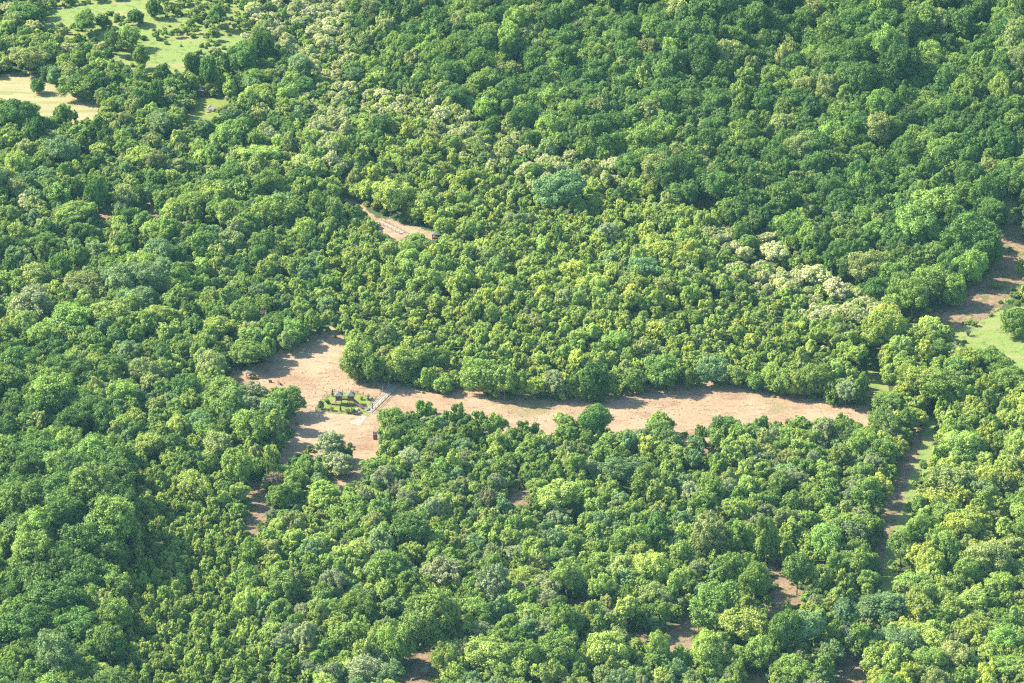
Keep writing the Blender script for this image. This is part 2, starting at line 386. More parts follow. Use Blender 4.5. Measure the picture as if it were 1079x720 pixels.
# ------------------------------------------------------------------ crowns: boughs of leaf sprays
def make_crown(seed, mains, subs, leaves, leaf, kind='round'):
    """boughs round the crown, each bough a cauliflower of leaf clusters, each cluster a shell of small leaf sprays"""
    r = np.random.default_rng(seed)
    C, R, B = [], [], []
    sq = np.array([r.uniform(0.86, 1.1), r.uniform(0.86, 1.1), 1.0])
    tops = []
    if kind == 'cone':
        for i in range(mains):
            g = (i + 0.5) / mains; zz = 0.92 - 1.75 * g; w = max(0.04, 0.60 * (1 - (zz + 0.85) / 1.85)); a = i * 2.39996 + r.uniform(-.4, .4)
            tops.append((np.array([w * math.cos(a), w * math.sin(a), zz]), r.uniform(0.22, 0.34) * (0.6 + 0.5 * g)))
    else:
        tries = 0
        while len(tops) < mains and tries < 4000:
            tries += 1
            d = r.normal(0, 1, 3); d /= np.linalg.norm(d)
            if d[2] < -0.62: continue
            p = d * r.uniform(0.38, 0.72) * sq
            rad = r.uniform(0.28, 0.46)
            if kind == 'tall': p[:2] *= 0.8; rad *= 0.9
            if kind == 'flat': p[2] = p[2] * 0.8 + 0.08
            if any(np.linalg.norm(p - q) < 0.55 * (rad + w) for q, w in tops): continue
            tops.append((p, rad))
        tops.append((np.array([0, 0, -0.1]), 0.5))
    for m, (p, rad) in enumerate(tops):
        n = max(5, int(subs * (rad / 0.36) ** 2))
        for k in range(n):
            d = r.normal(0, 1, 3) + np.array([0, 0, 0.2]) + 0.5 * p / (np.linalg.norm(p) + 1e-6); d /= np.linalg.norm(d)
            shoot = r.random() < 0.30
            C.append(p + d * rad * (r.uniform(1.0, 1.32) if shoot else r.uniform(0.62, 1.0))); R.append(rad * (r.uniform(0.14, 0.24) if shoot else r.uniform(0.24, 0.46))); B.append(m)
    C, R, B = np.array(C), np.array(R), np.array(B)
    n = int(leaves * 2.2)
    li = r.choice(len(C), n, p=R ** 2 / (R ** 2).sum())
    d = r.normal(0, 1, (n, 3)); d[:, 2] += 0.3; d /= np.linalg.norm(d, axis=1)[:, None]
    P = C[li] + d * (R[li] * r.uniform(0.45, 1.45, n))[:, None]
    dist = np.linalg.norm(P[:, None, :] - C[None], axis=2) / R[None]
    dist[np.arange(n), li] = 9
    ok = dist.min(1) > 0.72
    P, d, li = P[ok][:leaves], d[ok][:leaves], li[ok][:leaves]
    n = len(P)
    bd = C[li] - np.array([t[0] for t in tops])[B[li]]; bd /= np.linalg.norm(bd, axis=1)[:, None] + 1e-6
    nrm = d * 0.7 + bd * 0.25 + r.normal(0, 0.48, (n, 3)) + np.array([0, 0, 0.25]); nrm /= np.linalg.norm(nrm, axis=1)[:, None]
    t = np.cross(nrm, r.normal(0, 1, (n, 3))); t /= np.linalg.norm(t, axis=1)[:, None]
    b = np.cross(nrm, t)
    s = leaf * r.uniform(0.6, 1.35, n)
    l1, l2 = (s * r.uniform(0.9, 1.3, n))[:, None], (s * r.uniform(0.55, 0.9, n))[:, None]
    sk = (r.uniform(-.35, .35, n))[:, None]
    V = np.stack([P - t * l1 * 0.55, P + b * l2 * 0.5 + t * l1 * sk, P + t * l1 * 0.55 - nrm * 0.12 * l1, P - b * l2 * 0.5 + t * l1 * sk * 0.6], 1).reshape(-1, 3)
    r2 = np.random.default_rng(seed + 500)
    lv = np.clip(r2.uniform(0, 1, len(tops))[B] * 0.55 + r2.uniform(0, 1, len(C)) * 0.45, 0, 1)
    return V, r.uniform(0, 1, n), lv[li]
PROTO = []          # (kind, vertices, leaf value, bough value)
KIND = {}
def proto(cls, *a, **k):
    KIND.setdefault(cls, []).append(len(PROTO)); PROTO.append(make_crown(*a, **k))
for i in range(6): proto('big', 100 + i, 22, 17, 17000, 0.068, kind=('round', 'flat')[i % 2])
for i in range(7): proto('mid', 200 + i, 15, 13, 10500, 0.090, kind=('round', 'tall', 'flat', 'round')[i % 4])
for i in range(6): proto('small', 300 + i, 10, 10, 5600, 0.122, kind=('round', 'tall')[i % 2])
for i in range(3): proto('willow', 400 + i, 16, 12, 15000, 0.066)
for i in range(2): proto('cone', 500 + i, 26, 7, 7000, 0.10, kind='cone')
for i in range(4): proto('open', 600 + i, 13, 12, 7500, 0.085, kind='flat')

def crown_mesh(k):
    V, rn, lb = PROTO[k]
    n = len(rn)
    me = bpy.data.meshes.new('crown')
    me.vertices.add(4 * n); me.vertices.foreach_set('co', V.ravel())
    me.loops.add(4 * n); me.loops.foreach_set('vertex_index', np.arange(4 * n, dtype=np.int32))
    me.polygons.add(n); me.polygons.foreach_set('loop_start', np.arange(0, 4 * n, 4, dtype=np.int32)); me.polygons.foreach_set('loop_total', np.full(n, 4, np.int32))
    me.update()
    for nm, val in (('rnd', rn), ('lob', lb)):
        at = me.attributes.new(nm, 'FLOAT', 'FACE'); at.data.foreach_set('value', val.astype(np.float32))
    me.materials.append(FOL)
    return me
CROWN = [crown_mesh(k) for k in range(len(PROTO))]
def trunk_mesh(seed, m, lean=0.03):
    r = random.Random(seed); b = MB()
    pts = [(0, 0, -0.03), (r.uniform(-lean, lean), r.uniform(-lean, lean), 0.3), (r.uniform(-lean, lean) * 2, r.uniform(-lean, lean) * 2, 0.62), (r.uniform(-lean, lean) * 3, r.uniform(-lean, lean) * 3, 0.9)]
    b.tube(pts, [0.022, 0.016, 0.011, 0.003], 7)
    for k in range(7):
        z = 0.32 + 0.07 * k; a = k * 2.4 + r.uniform(-.4, .4); L = r.uniform(0.14, 0.22)
        p0 = Vector((0, 0, z)); p1 = p0 + Vector((math.cos(a) * L * .6, math.sin(a) * L * .6, L * .5)); p2 = p0 + Vector((math.cos(a) * L, math.sin(a) * L, L * 1.1))
        b.tube([p0, p1, p2], [0.008, 0.005, 0.002], 5)
    return b.mesh('trunk', m)
TRUNK = [trunk_mesh(i, BARK) for i in range(4)]
TRUNK_BIRCH = trunk_mesh(9, BIRCH, 0.05)

# leaf colour of each kind: (tint, blossom share, crown kinds, words)
TYPE = {
 'D': ((0.069, 0.139, 0.028), 0.0, 'dark green'), 'M': ((0.134, 0.219, 0.043), 0.0, 'mid green'), 'L': ((0.209, 0.297, 0.064), 0.0, 'light green'),
 'Y': ((0.249, 0.316, 0.056), 0.0, 'yellow-green'), 'G': ((0.193, 0.243, 0.116), 0.0, 'grey-green'), 'T': ((0.123, 0.207, 0.078), 0.0, 'blue-green'),
 'P': ((0.188, 0.243, 0.077), 0.0, 'olive green'), 'B': ((0.230, 0.284, 0.092), 0.42, 'cream-blossoming'), 'C': ((0.204, 0.297, 0.064), 0.0, 'fresh green'), 'K': ((0.178, 0.149, 0.103), 0.0, 'brownish')}

# ------------------------------------------------------------------ trees surveyed one by one: centre x, y, width, height, kind (; label)
SURVEY = """
40 90 16 17 D;lone round dark tree standing in the dry tan meadow
30 61 38 25 P|58 80 20 22 T|82 92 34 30 M|105 88 24 26 D|106 104 10 16 L|20 122 36 36 D|36 138 22 30 D|67 121 20 26 M|79 122 8 14 D|172 77 16 20 D|115 57 14 14 D|92 54 16 20 D|76 51 18 14 B|104 50 14 10 B|89 22 28 20 D|107 22 16 16 D|117 41 16 24 D|135 40 26 26 M|143 18 20 18 D|163 9 16 22 D|149 60 18 26 M|34 28 22 12 B|8 9 18 16 B|25 13 30 22 D|46 15 12 12 M|165 98 16 34 D|147 105 22 26 M|160 118 18 20 L|172 130 26 26 T|28 157 22 20 P|65 158 36 34 T|94 172 16 18 M|150 166 30 26 L|54 141 16 10 B|129 168 8 20 B
231 15 22 24 D|260 6 24 18 D|203 70 18 30 D|220 73 18 34 D|231 88 18 22 M|255 60 36 34 D|276 47 26 36 D|238 65 14 24 D|311 32 18 16 D|290 19 10 12 M|275 18 22 16 B|292 29 18 16 B|310 10 24 16 B|328 13 24 20 B|350 25 22 18 B|343 45 22 18 B|330 33 18 16 B|260 39 12 10 B|355 8 14 12 B|355 70 12 14 B|332 67 10 10 B|355 92 14 12 B|340 115 14 10 B|352 145 16 16 B|350 170 12 18 B|290 86 14 8 B|320 102 14 8 B|272 82 28 16 M|316 72 28 28 T|316 90 28 14 D|268 100 30 14 L|240 117 24 16 P|215 135 18 18 T|242 143 40 30 M|283 143 24 18 G|305 150 18 26 P|327 147 28 24 L|329 165 22 26 M|275 165 40 24 L|182 92 22 22 M|184 116 14 14 M
80 199 22 26 D|102 205 20 34 D|45 197 30 20 M|25 212 22 18 B|10 225 20 14 L|78 226 40 24 M|130 210 22 26 P|135 216 16 14 D|172 220 18 18 D|162 202 12 18 D|165 265 30 30 T|130 295 40 38 T|155 295 36 38 T|172 287 28 34 T|150 315 30 26 T|37 290 30 28 P|34 320 46 40 G|86 302 40 30 P|62 280 24 30 D|45 257 28 22 D|8 260 30 24 D|10 280 22 26 D|75 337 50 34 M|112 332 44 34 L|167 333 36 24 L|4 315 10 12 B|20 342 18 10 B
290 222 46 38 M|307 232 16 14 M|315 228 10 28 L|335 217 24 30 M|352 222 20 28 M|341 195 14 14 Y|243 200 18 22 M|202 217 38 26 M|225 190 22 18 D|255 220 20 18 M|194 242 24 16 G|222 245 26 14 L|225 290 12 12 K|187 272 18 24 D|257 330 32 28 M|240 315 24 26 M|230 345 30 24 L|287 350 24 22 M|330 338 20 26 M|345 335 12 16 Y|265 355 28 24 M|310 347 28 24 M
18 385 44 40 D|55 415 50 44 M|54 382 18 18 D|101 385 28 26 L|80 415 14 14 Y|78 447 44 36 D|102 410 18 30 P|128 415 34 30 M|150 390 30 30 P|170 390 26 24 L|50 482 50 40 D|8 448 24 30 D|40 445 20 26 P|13 467 26 24 D|92 480 28 26 M|100 510 36 36 M|122 495 26 26 M|85 505 20 22 L|38 515 40 34 D|60 532 40 34 D|10 520 30 26 M|130 450 24 24 L
222 387 34 32 P|262 372 38 26 M|282 368 24 28 M|234 411 34 28 M|197 410 34 34 D|267 412 32 22 G|262 427 26 22 G|300 425 38 32 M|290 447 28 30 L|262 452 38 38 M|230 470 30 32 P|250 492 36 42 M|217 440 24 24 M|236 452 18 22 M|310 507 24 24 M|322 489 20 22 M|335 497 22 20 M|290 507 20 24 K|340 520 30 24 L|302 522 30 26 M|205 512 32 32 L
348 467 32 28 G;grey-green willow with a rounded top on the bare dirt below the playground
357 489 32 28 G;lower, wider grey-green willow leaning over the shaded dirt below the playground
284 485 17 31 C;slender cone-shaped fresh green tree beside the dark gap by the clearing
22 560 50 40 D|96 567 36 34 M|48 587 50 44 D|28 600 24 20 Y|8 597 18 18 Y|108 610 36 30 M|110 637 28 32 P|62 632 60 48 D|12 630 26 22 M|60 690 48 54 T|82 660 50 40 D|117 680 30 42 D|18 665 44 40 D|108 712 34 20 L|15 710 22 20 P
452 650 62 60 M|415 680 36 54 M|465 605 44 36 G|380 580 34 26 L|520 615 40 46 G|467 694 20 40 L|387 707 40 34 G|515 690 50 38 L|502 647 34 34 M|405 600 40 40 M|532 712 30 24 M|432 560 40 40 D|375 640 40 36 M|370 670 34 34 M
558 610 44 30 L|577 595 28 24 D|617 612 34 40 M|645 615 18 30 L|662 632 20 34 M|685 600 44 36 L|690 628 34 28 P|680 650 24 30 M|712 612 18 34 L|667 570 36 36 M|690 560 30 36 D|647 650 26 20 K|625 650 24 40 L|605 652 22 30 L|642 685 44 42 L|585 645 26 34 M|547 675 24 36 D|560 650 36 30 M|672 682 20 22 L|692 685 26 36 L|714 692 18 28 M|672 713 26 22 M|697 713 26 22 L|590 690 40 40 M
808 567 30 50 M|781 565 26 38 M|747 562 40 42 P|755 637 50 48 M|795 612 32 42 M|775 598 30 38 M|840 600 30 40 M|865 610 24 28 L|888 612 18 26 Y|787 660 46 44 L|827 665 36 46 M|850 662 38 42 T|747 685 34 42 L|802 690 34 38 M|772 702 36 34 M|837 708 46 28 M|867 705 32 34 M|725 695 22 22 M|850 630 18 16 M|829 638 14 12 L|870 572 42 36 M|887 557 40 30 M|832 580 20 24 M
994 575 36 40 M|949 575 30 34 M|981 595 34 38 Y|1006 590 20 38 M|1041 590 48 40 P|1054 615 34 28 M|966 622 48 34 M|996 622 24 34 Y|986 652 36 30 M|1024 637 36 30 L|931 642 52 38 T|949 680 50 38 T|922 697 28 34 L|979 700 40 36 M|1006 692 36 38 P|1029 665 44 34 L|1059 675 36 34 M|1061 705 36 30 M
909 375 16 26 T;slim blue-green tree with bare trunk beside the small grass gap by the strip
907 410 20 32 M|939 395 20 26 T|991 410 48 38 M|1006 375 32 22 G|1044 380 36 26 M|1061 402 34 26 M|1039 408 20 28 Y|1019 402 24 26 M|936 424 34 24 M|959 427 24 20 L|931 445 34 28 M|956 442 18 22 M|930 480 34 36 M|909 467 30 34 M|1004 507 46 36 P|1011 470 40 32 L|988 480 16 22 L|1074 467 30 30 L|1061 495 30 30 L|1039 505 30 30 Y|915 520 28 34 M|972 524 18 16 Y|909 500 24 26 M|975 545 24 24 L|905 560 36 36 M|910 585 22 30 M
377 380 34 44 L;tall pale green tree at the clearing's upper edge behind the playground lawn
394 387 22 30 M;narrow mid green tree squeezed between two paler ones behind the walkway
425 384 38 38 L;broad round pale green tree at the upper end of the concrete walkway
450 398 16 26 L;upright light green tree just beyond the walkway's round pale neighbour
466 405 22 20 L;small round light green tree on the strip's upper edge casting a clear shadow
482 399 16 20 L;small pale tree beside the round bush, above its shadow on the strip
510 398 38 42 M|532 400 22 32 L|547 405 20 32 M|584 402 24 26 G|602 407 18 28 M|645 405 16 32 M|667 402 28 28 M|697 392 38 38 M
564 407 20 20 Y;small round yellow bush on the dirt strip's upper edge
627 402 30 42 D;tall dark green tree facing the tree that juts into the strip
626 443 34 32 D;dense dark green tree jutting into the dirt strip from its lower side
448 431 16 22 M|414 443 30 30 M|432 441 14 16 M|482 439 16 28 M|470 439 10 16 M|505 444 16 24 M|495 456 24 24 M|520 447 24 26 M|435 454 36 24 D|455 450 16 20 L|410 464 20 30 M|412 474 22 22 L|395 494 26 24 M|418 492 24 24 L|595 446 22 20 L|552 452 18 18 M|564 452 10 16 D|697 446 26 26 M|702 461 28 28 D|680 470 24 28 Y|700 479 24 26 M|648 467 28 24 L|665 498 48 38 T|590 522 46 38 L
726 397 16 24 L|750 390 38 32 T|776 397 24 24 L|795 402 20 22 M|816 400 32 32 M|837 405 22 28 Y|860 402 34 38 M|880 410 30 28 M|892 412 22 24 G|737 454 13 16 M|765 454 34 32 D|802 447 16 18 M|792 457 20 20 M|816 452 14 16 M|842 449 26 24 M|865 448 18 16 L|886 447 22 24 M|770 479 20 18 L|732 472 22 24 T|800 490 30 26 G|827 502 30 26 T
981 300 46 42 M;large rounded green tree at the foot of the wooded hill over brown soil
949 305 30 38 M|1024 252 48 54 D|985 215 50 38 M|966 235 48 44 M|914 282 36 38 P|1041 207 36 44 D|1069 340 28 30 M|981 346 34 22 L|1074 280 12 18 Y|1059 228 11 18 L
805 252 22 14 B|765 246 22 14 B|785 267 20 18 B|817 265 30 20 B|827 302 22 20 B|860 290 34 24 B|880 305 34 26 B|870 332 34 24 B|893 332 26 28 B|914 317 18 16 B|757 327 12 10 B|690 316 12 10 B|555 160 16 18 B|557 177 18 16 B|647 172 18 16 B|577 157 18 22 P|365 18 14 14 B|402 100 22 16 B|412 118 16 14 B|457 119 12 10 B|477 137 18 12 B|504 149 16 16 B|365 62 12 12 B|370 92 20 10 B|387 125 10 8 B|362 140 10 12 B|532 172 10 14 B|537 230 10 14 B|540 51 14 10 P|710 165 16 14 B
412 205 38 34 L|385 200 22 24 L|440 222 22 24 L|450 215 22 22 M|590 200 46 40 T|655 207 24 24 D|640 245 22 22 G|588 250 16 24 D|680 285 30 30 T|645 275 26 22 T|605 285 30 24 Y|625 300 40 24 Y|575 310 22 22 Y|700 265 40 20 Y|430 365 24 22 L|460 380 24 26 M|410 350 20 20 Y|590 380 18 18 M|650 360 30 26 M|690 350 26 24 Y
376 226 24 20 M|388 236 14 16 M|365 222 18 16 M|391 238 16 16 L|440 254 20 16 L|427 261 20 18 L|410 259 20 16 M|453 259 16 15 M|398 252 16 18 M|469 254 14 16 M|1036 262 36 46 D|1022 282 34 40 M|1004 306 30 34 M|968 312 30 30 M|1050 300 10 8 L|1063 318 10 8 L|920 556 24 30 M|914 596 26 30 M|936 500 20 24 M
"""
trees = []       # dict: x y z a b zc kind label
def add_tree(cx, cy, w, h, ty, label=None):
    s = F / CAM_D
    for _ in range(3):
        a = w / 2 / s * 1.06
        hb = h / 2 / s
        b = math.sqrt(max((0.55 * a) ** 2 * ca * ca, hb * hb - (a * sa) ** 2)) / ca
        b = min(max(b, 0.6 * a), 1.9 * a)
        rim = look(M_open, cx, cy + h / 2 + 5) or look(M_open, cx + w / 2 + 5, cy + h / 3)
        zc = b * (0.95 if rim else 1.0) + (0.25 if rim else 1.0 + 0.25 * b)
        p = ground(cx, cy, zc)
        s = scale_at(p)
    trees.append(dict(x=p.x, y=p.y, z=p.z, a=a, b=b, zc=zc, ty=ty, label=label, man=True))
for line in SURVEY.strip().splitlines():
    for part in line.split('|'):
        spec, _, lab = part.partition(';')
        q = spec.split()
        add_tree(*map(float, q[:4]), q[4], lab.strip() or None)

# ------------------------------------------------------------------ the woods between them
ZONES = [  # (outline in the survey photograph, smallest and largest crown radius, height ratio, kinds, name)
 ([(262,8),(300,-10),(362,-4),(374,60),(362,100),(368,185),(334,185),(328,85),(300,52),(262,44)], (1.5, 2.5), (0.8, 1.1), 'BBBBLPM', 'the blossoming band'),
 ([(362,85),(430,95),(520,135),(580,162),(660,172),(650,196),(560,200),(480,162),(396,132)], (1.5, 2.6), (0.8, 1.1), 'BBBLMPL', 'the blossoming band'),
 ([(742,238),(830,262),(932,318),(940,350),(880,352),(815,318),(748,268)], (1.5, 2.4), (0.8, 1.1), 'BBBBLLM', 'the blossoming band'),
 ([(40,-30),(272,-30),(262,45),(230,78),(128,78),(88,48),(40,34)], (0.9, 2.2), (0.7, 1.0), 'DMMLLPP', 'the meadow scrub'),
 ([(-260,-200),(365,-200),(365,0),(380,60),(420,110),(370,180),(-260,180)], (1.7, 3.3), (0.75, 1.05), 'DDMMMLLLPPPT', 'the meadow scrub'),
 ([(365,-300),(1500,-300),(1500,235),(1040,235),(1000,330),(930,330),(850,265),(740,228),(640,172),(520,128),(430,75),(372,10)], (2.6, 4.6), (0.85, 1.15), 'DDDDDDMMMP', 'the hillside wood'),
 ([(350,190),(420,130),(540,165),(640,180),(740,232),(840,272),(930,335),(900,430),(480,412),(420,360),(360,350),(330,250)], (1.4, 2.5), (0.85, 1.25), 'MLLLLLYYP', 'young wood above the strip'),
 ([(120,470),(205,500),(268,560),(255,640),(330,720),(330,960),(112,960),(128,600)], (1.2, 1.9), (1.1, 1.5), 'LLLLLLLM', 'the pale thicket'),
 ([(-260,385),(125,385),(120,470),(128,600),(112,960),(-260,960)], (3.6, 5.2), (0.8, 1.05), 'DDDMM', 'the dark tall wood'),
 ([(915,330),(1500,230),(1500,960),(925,960),(925,600)], (2.2, 3.8), (0.8, 1.1), 'LLLMMYYYP', 'the wood beyond the track'),
 ([(255,500),(400,470),(915,430),(925,600),(925,960),(330,960),(330,720),(255,640)], (1.9, 3.3), (0.85, 1.2), 'MMMMMLLLLGTP', 'the wood below the strip')]
LEFT = ((2.1, 3.7), (0.8, 1.1), 'DDMMMMLLPT', 'wood beside the clearing')
ZM = [raster(z[0]) for z in ZONES]
def zone_of(px, py):
    ix = min(max(int(px + OX), 0), PW - 1); iy = min(max(int(py + OY), 0), PH - 1)
    for z, m in zip(ZONES, ZM):
        if m[iy, ix]: return z[1:]
    return LEFT
CELL = 12.0
hashg = {}
def put(t): hashg.setdefault((int(t['x'] // CELL), int(t['y'] // CELL)), []).append(t)
for t in trees: put(t)
circ = [(math.cos(q), math.sin(q)) for q in np.linspace(0, 2 * math.pi, 13)[:-1]]
def try_tree(x, y, shrink, k, wide):
    z = float(terrain(x, y))
    px, py, dep = project(x, y, z)
    (a0, a1), (h0, h1), kinds, _n = zone_of(px, py - 12)
    if _n == 'the meadow scrub' and a1 < 2.5 and rng.random() > 0.50: return
    u = rng.random()
    a = (a0 + (a1 - a0) * u) * shrink
    patch = float(smooth_noise(x, y, 0.055, 301)) if a1 > 2.0 and 'meadow' not in _n else 0.0
    a *= 1 + 0.16 * patch
    i0, j0 = int(x // CELL), int(y // CELL)
    for i in (i0 - 1, i0, i0 + 1):
        for j in (j0 - 1, j0, j0 + 1):
            for t in hashg.get((i, j), ()):
                if (t['x'] - x) ** 2 + (t['y'] - y) ** 2 < (k * (t['a'] + a)) ** 2: return
    b = a * rng.uniform(h0, h1)
    zc = b * rng.uniform(0.92, 1.38) + 0.4 + max(0.0, (4.2 if 'hill' in _n or 'dark' in _n else 2.8) * patch + rng.normal(0, 0.6)) * (shrink if a1 > 2 else 0)
    if not wide:
        if look(M_block, px, py): return
        s = F / dep
        cx, cy = px, py - zc * s * ca
        hh = math.hypot(b * ca, a * sa) * s
        if -40 < cx < 1120 and -60 < cy < 790:
            if look(M_block, cx, cy) or any(look(M_block, cx + c * a * s * 0.92, cy + d * hh * 0.92) for c, d in circ): return
    t = dict(x=x, y=y, z=z, a=a, b=b, zc=zc, ty=kinds[int(rng.integers(len(kinds)))], label=None, man=False)
    trees.append(t); put(t)
for shrink, k, n in ((1.0, 0.56, 34000), (0.72, 0.54, 30000), (0.5, 0.52, 26000)):
    for x, y in zip(rng.uniform(-235, 235, n), rng.uniform(-255, 330, n)):
        if abs(x) < 150 + 0.13 * (y + 200): try_tree(x, y, shrink, k, False)
n_core = len(trees)
for x, y in zip(rng.uniform(-420, 420, 26000), rng.uniform(-330, 640, 26000)):   # the forest goes on past the photograph
    if abs(x) >= 150 + 0.13 * (y + 200) or y < -250 or y > 325: try_tree(x, y, 1.15, 0.72, False)

# ------------------------------------------------------------------ how each tree looks, and which show largest
def dress(t):
    ty = t['ty']
    tint, bloom, _w = TYPE[ty]
    v = rng.normal(1, 0.11); hue = rng.normal(0, 0.042)
    v = min(max(v, 0.7), 1.35)
    t['tint'] = (tint[0] * v * (1 + hue), tint[1] * v, tint[2] * v * (1 - 0.5 * hue))
    t['bloom'] = bloom * rng.uniform(0.75, 1.2)
    if ty == 'C': kind = 'cone'
    elif ty == 'G': kind = 'willow'
    elif ty in 'BK': kind = 'open'
    else: kind = 'big' if t['a'] > 3.7 else 'mid' if t['a'] > 2.25 else 'small'
    ks = KIND[kind]
    t['pid'] = ks[0] if t.get('label') else ks[int(rng.integers(len(ks)))]
    t['rot'] = rng.uniform(0, 2 * math.pi)
    t['tilt'] = (rng.normal(0, 0.13), rng.normal(0, 0.13))
    q = min(max(rng.normal(0, 0.13), -0.25), 0.25)
    t['ax'], t['ay'] = t['a'] * (1 + q), t['a'] * (1 - q)
    t['px'], t['py'], dep = project(t['x'], t['y'], t['z'] + t['zc'])
    s = F / dep
    t['pw'], t['ph'] = t['a'] * s, math.hypot(t['b'] * ca, t['a'] * sa) * s
    t['dep'] = dep
for t in trees: dress(t)
owner = np.full((720, 1079), -1, np.int32)
for i in sorted(range(len(trees)), key=lambda i: -trees[i]['dep']):
    t = trees[i]
    x0, x1, y0, y1 = int(t['px'] - t['pw']), int(t['px'] + t['pw']) + 2, int(t['py'] - t['ph']), int(t['py'] + t['ph']) + 2
    if x1 <= 0 or y1 <= 0 or x0 >= 1079 or y0 >= 720: continue
    x0, y0, x1, y1 = max(x0, 0), max(y0, 0), min(x1, 1079), min(y1, 720)
    Y, X = np.mgrid[y0:y1, x0:x1]
    owner[y0:y1, x0:x1][((X - t['px']) / t['pw']) ** 2 + ((Y - t['py']) / t['ph']) ** 2 < 1] = i
seen = np.bincount(owner[owner >= 0], minlength=len(trees))
def name_of(t):
    if t['ty'] == 'B': return 'blossoming_tree'
    if t['a'] < 1.3 or t['ty'] == 'K': return 'bush'
    if t['ty'] == 'G': return 'willow'
    return 'broadleaf_tree'
order = sorted(range(len(trees)), key=lambda i: -(seen[i] + (1e6 if trees[i]['label'] else 0)))
QUOTA = {'broadleaf_tree': 300, 'blossoming_tree': 110, 'bush': 25, 'willow': 30}
chosen = []
for i in order:
    n = name_of(trees[i])
    if seen[i] > 25 and QUOTA[n] > 0: QUOTA[n] -= 1; chosen.append(i)

# ------------------------------------------------------------------ single trees
SHAPE = lambda t: 'slender' if t['b'] > 1.25 * t['a'] else 'broad' if t['a'] > 3.9 else 'small' if t['a'] < 2.0 else 'low' if t['b'] < 0.75 * t['a'] else 'rounded'
used_labels = set()
def auto_label(t):
    where = zone_of(t['px'], t['py'])[3]
    noun = {'blossoming_tree': 'tree', 'bush': 'bush', 'willow': 'willow', 'broadleaf_tree': 'tree'}[name_of(t)]
    for dec in (0, 1, 2):
        X, Y = f"{t['px'] / 10.79:.{dec}f}", f"{t['py'] / 7.2:.{dec}f}"
        lab = f"{SHAPE(t)} {TYPE[t['ty']][2]} {noun} in {where}, {X}% across, {Y}% down the photo"
        if dec: lab = lab.split(' ', 1)[1].replace(' and ', ' ').replace(' down the photo', ' down')
        key = (X, Y)
        if key not in used_labels: break
    used_labels.add(key)
    return lab
GROUPS = {'broadleaf_tree': 'broadleaf trees of the forest', 'blossoming_tree': 'trees in cream blossom', 'bush': 'bushes among the trees', 'willow': 'grey-green willows'}
def single_tree(t, name=None, label=None, trunk=None):
    name = name or name_of(t)
    root = empty(name, (t['x'], t['y'], t['z']))
    tag(root, label or t['label'] or auto_label(t), {'broadleaf_tree': 'tree', 'blossoming_tree': 'blossoming tree', 'bush': 'bush', 'willow': 'willow', 'birch_tree': 'birch'}[name], GROUPS.get(name))
    c = link('crown', CROWN[t['pid']], root)
    c.location = (t.get('dx', 0), t.get('dy', 0), t['zc']); c.scale = (t['ax'], t['ay'], t['b']); c.rotation_euler = (t['tilt'][0], t['tilt'][1], t['rot'])
    c['tint'] = t['tint']; c['bloom'] = float(t['bloom'])
    k = link('trunk', trunk or TRUNK[random.randrange(4)], root)
    H = t['zc'] + 0.75 * t['b']
    k.scale = (H * 0.85, H * 0.85, H); k.rotation_euler = (0, 0, t['rot'])
    return root
chosen_set = set(chosen)
for i in chosen: single_tree(trees[i])

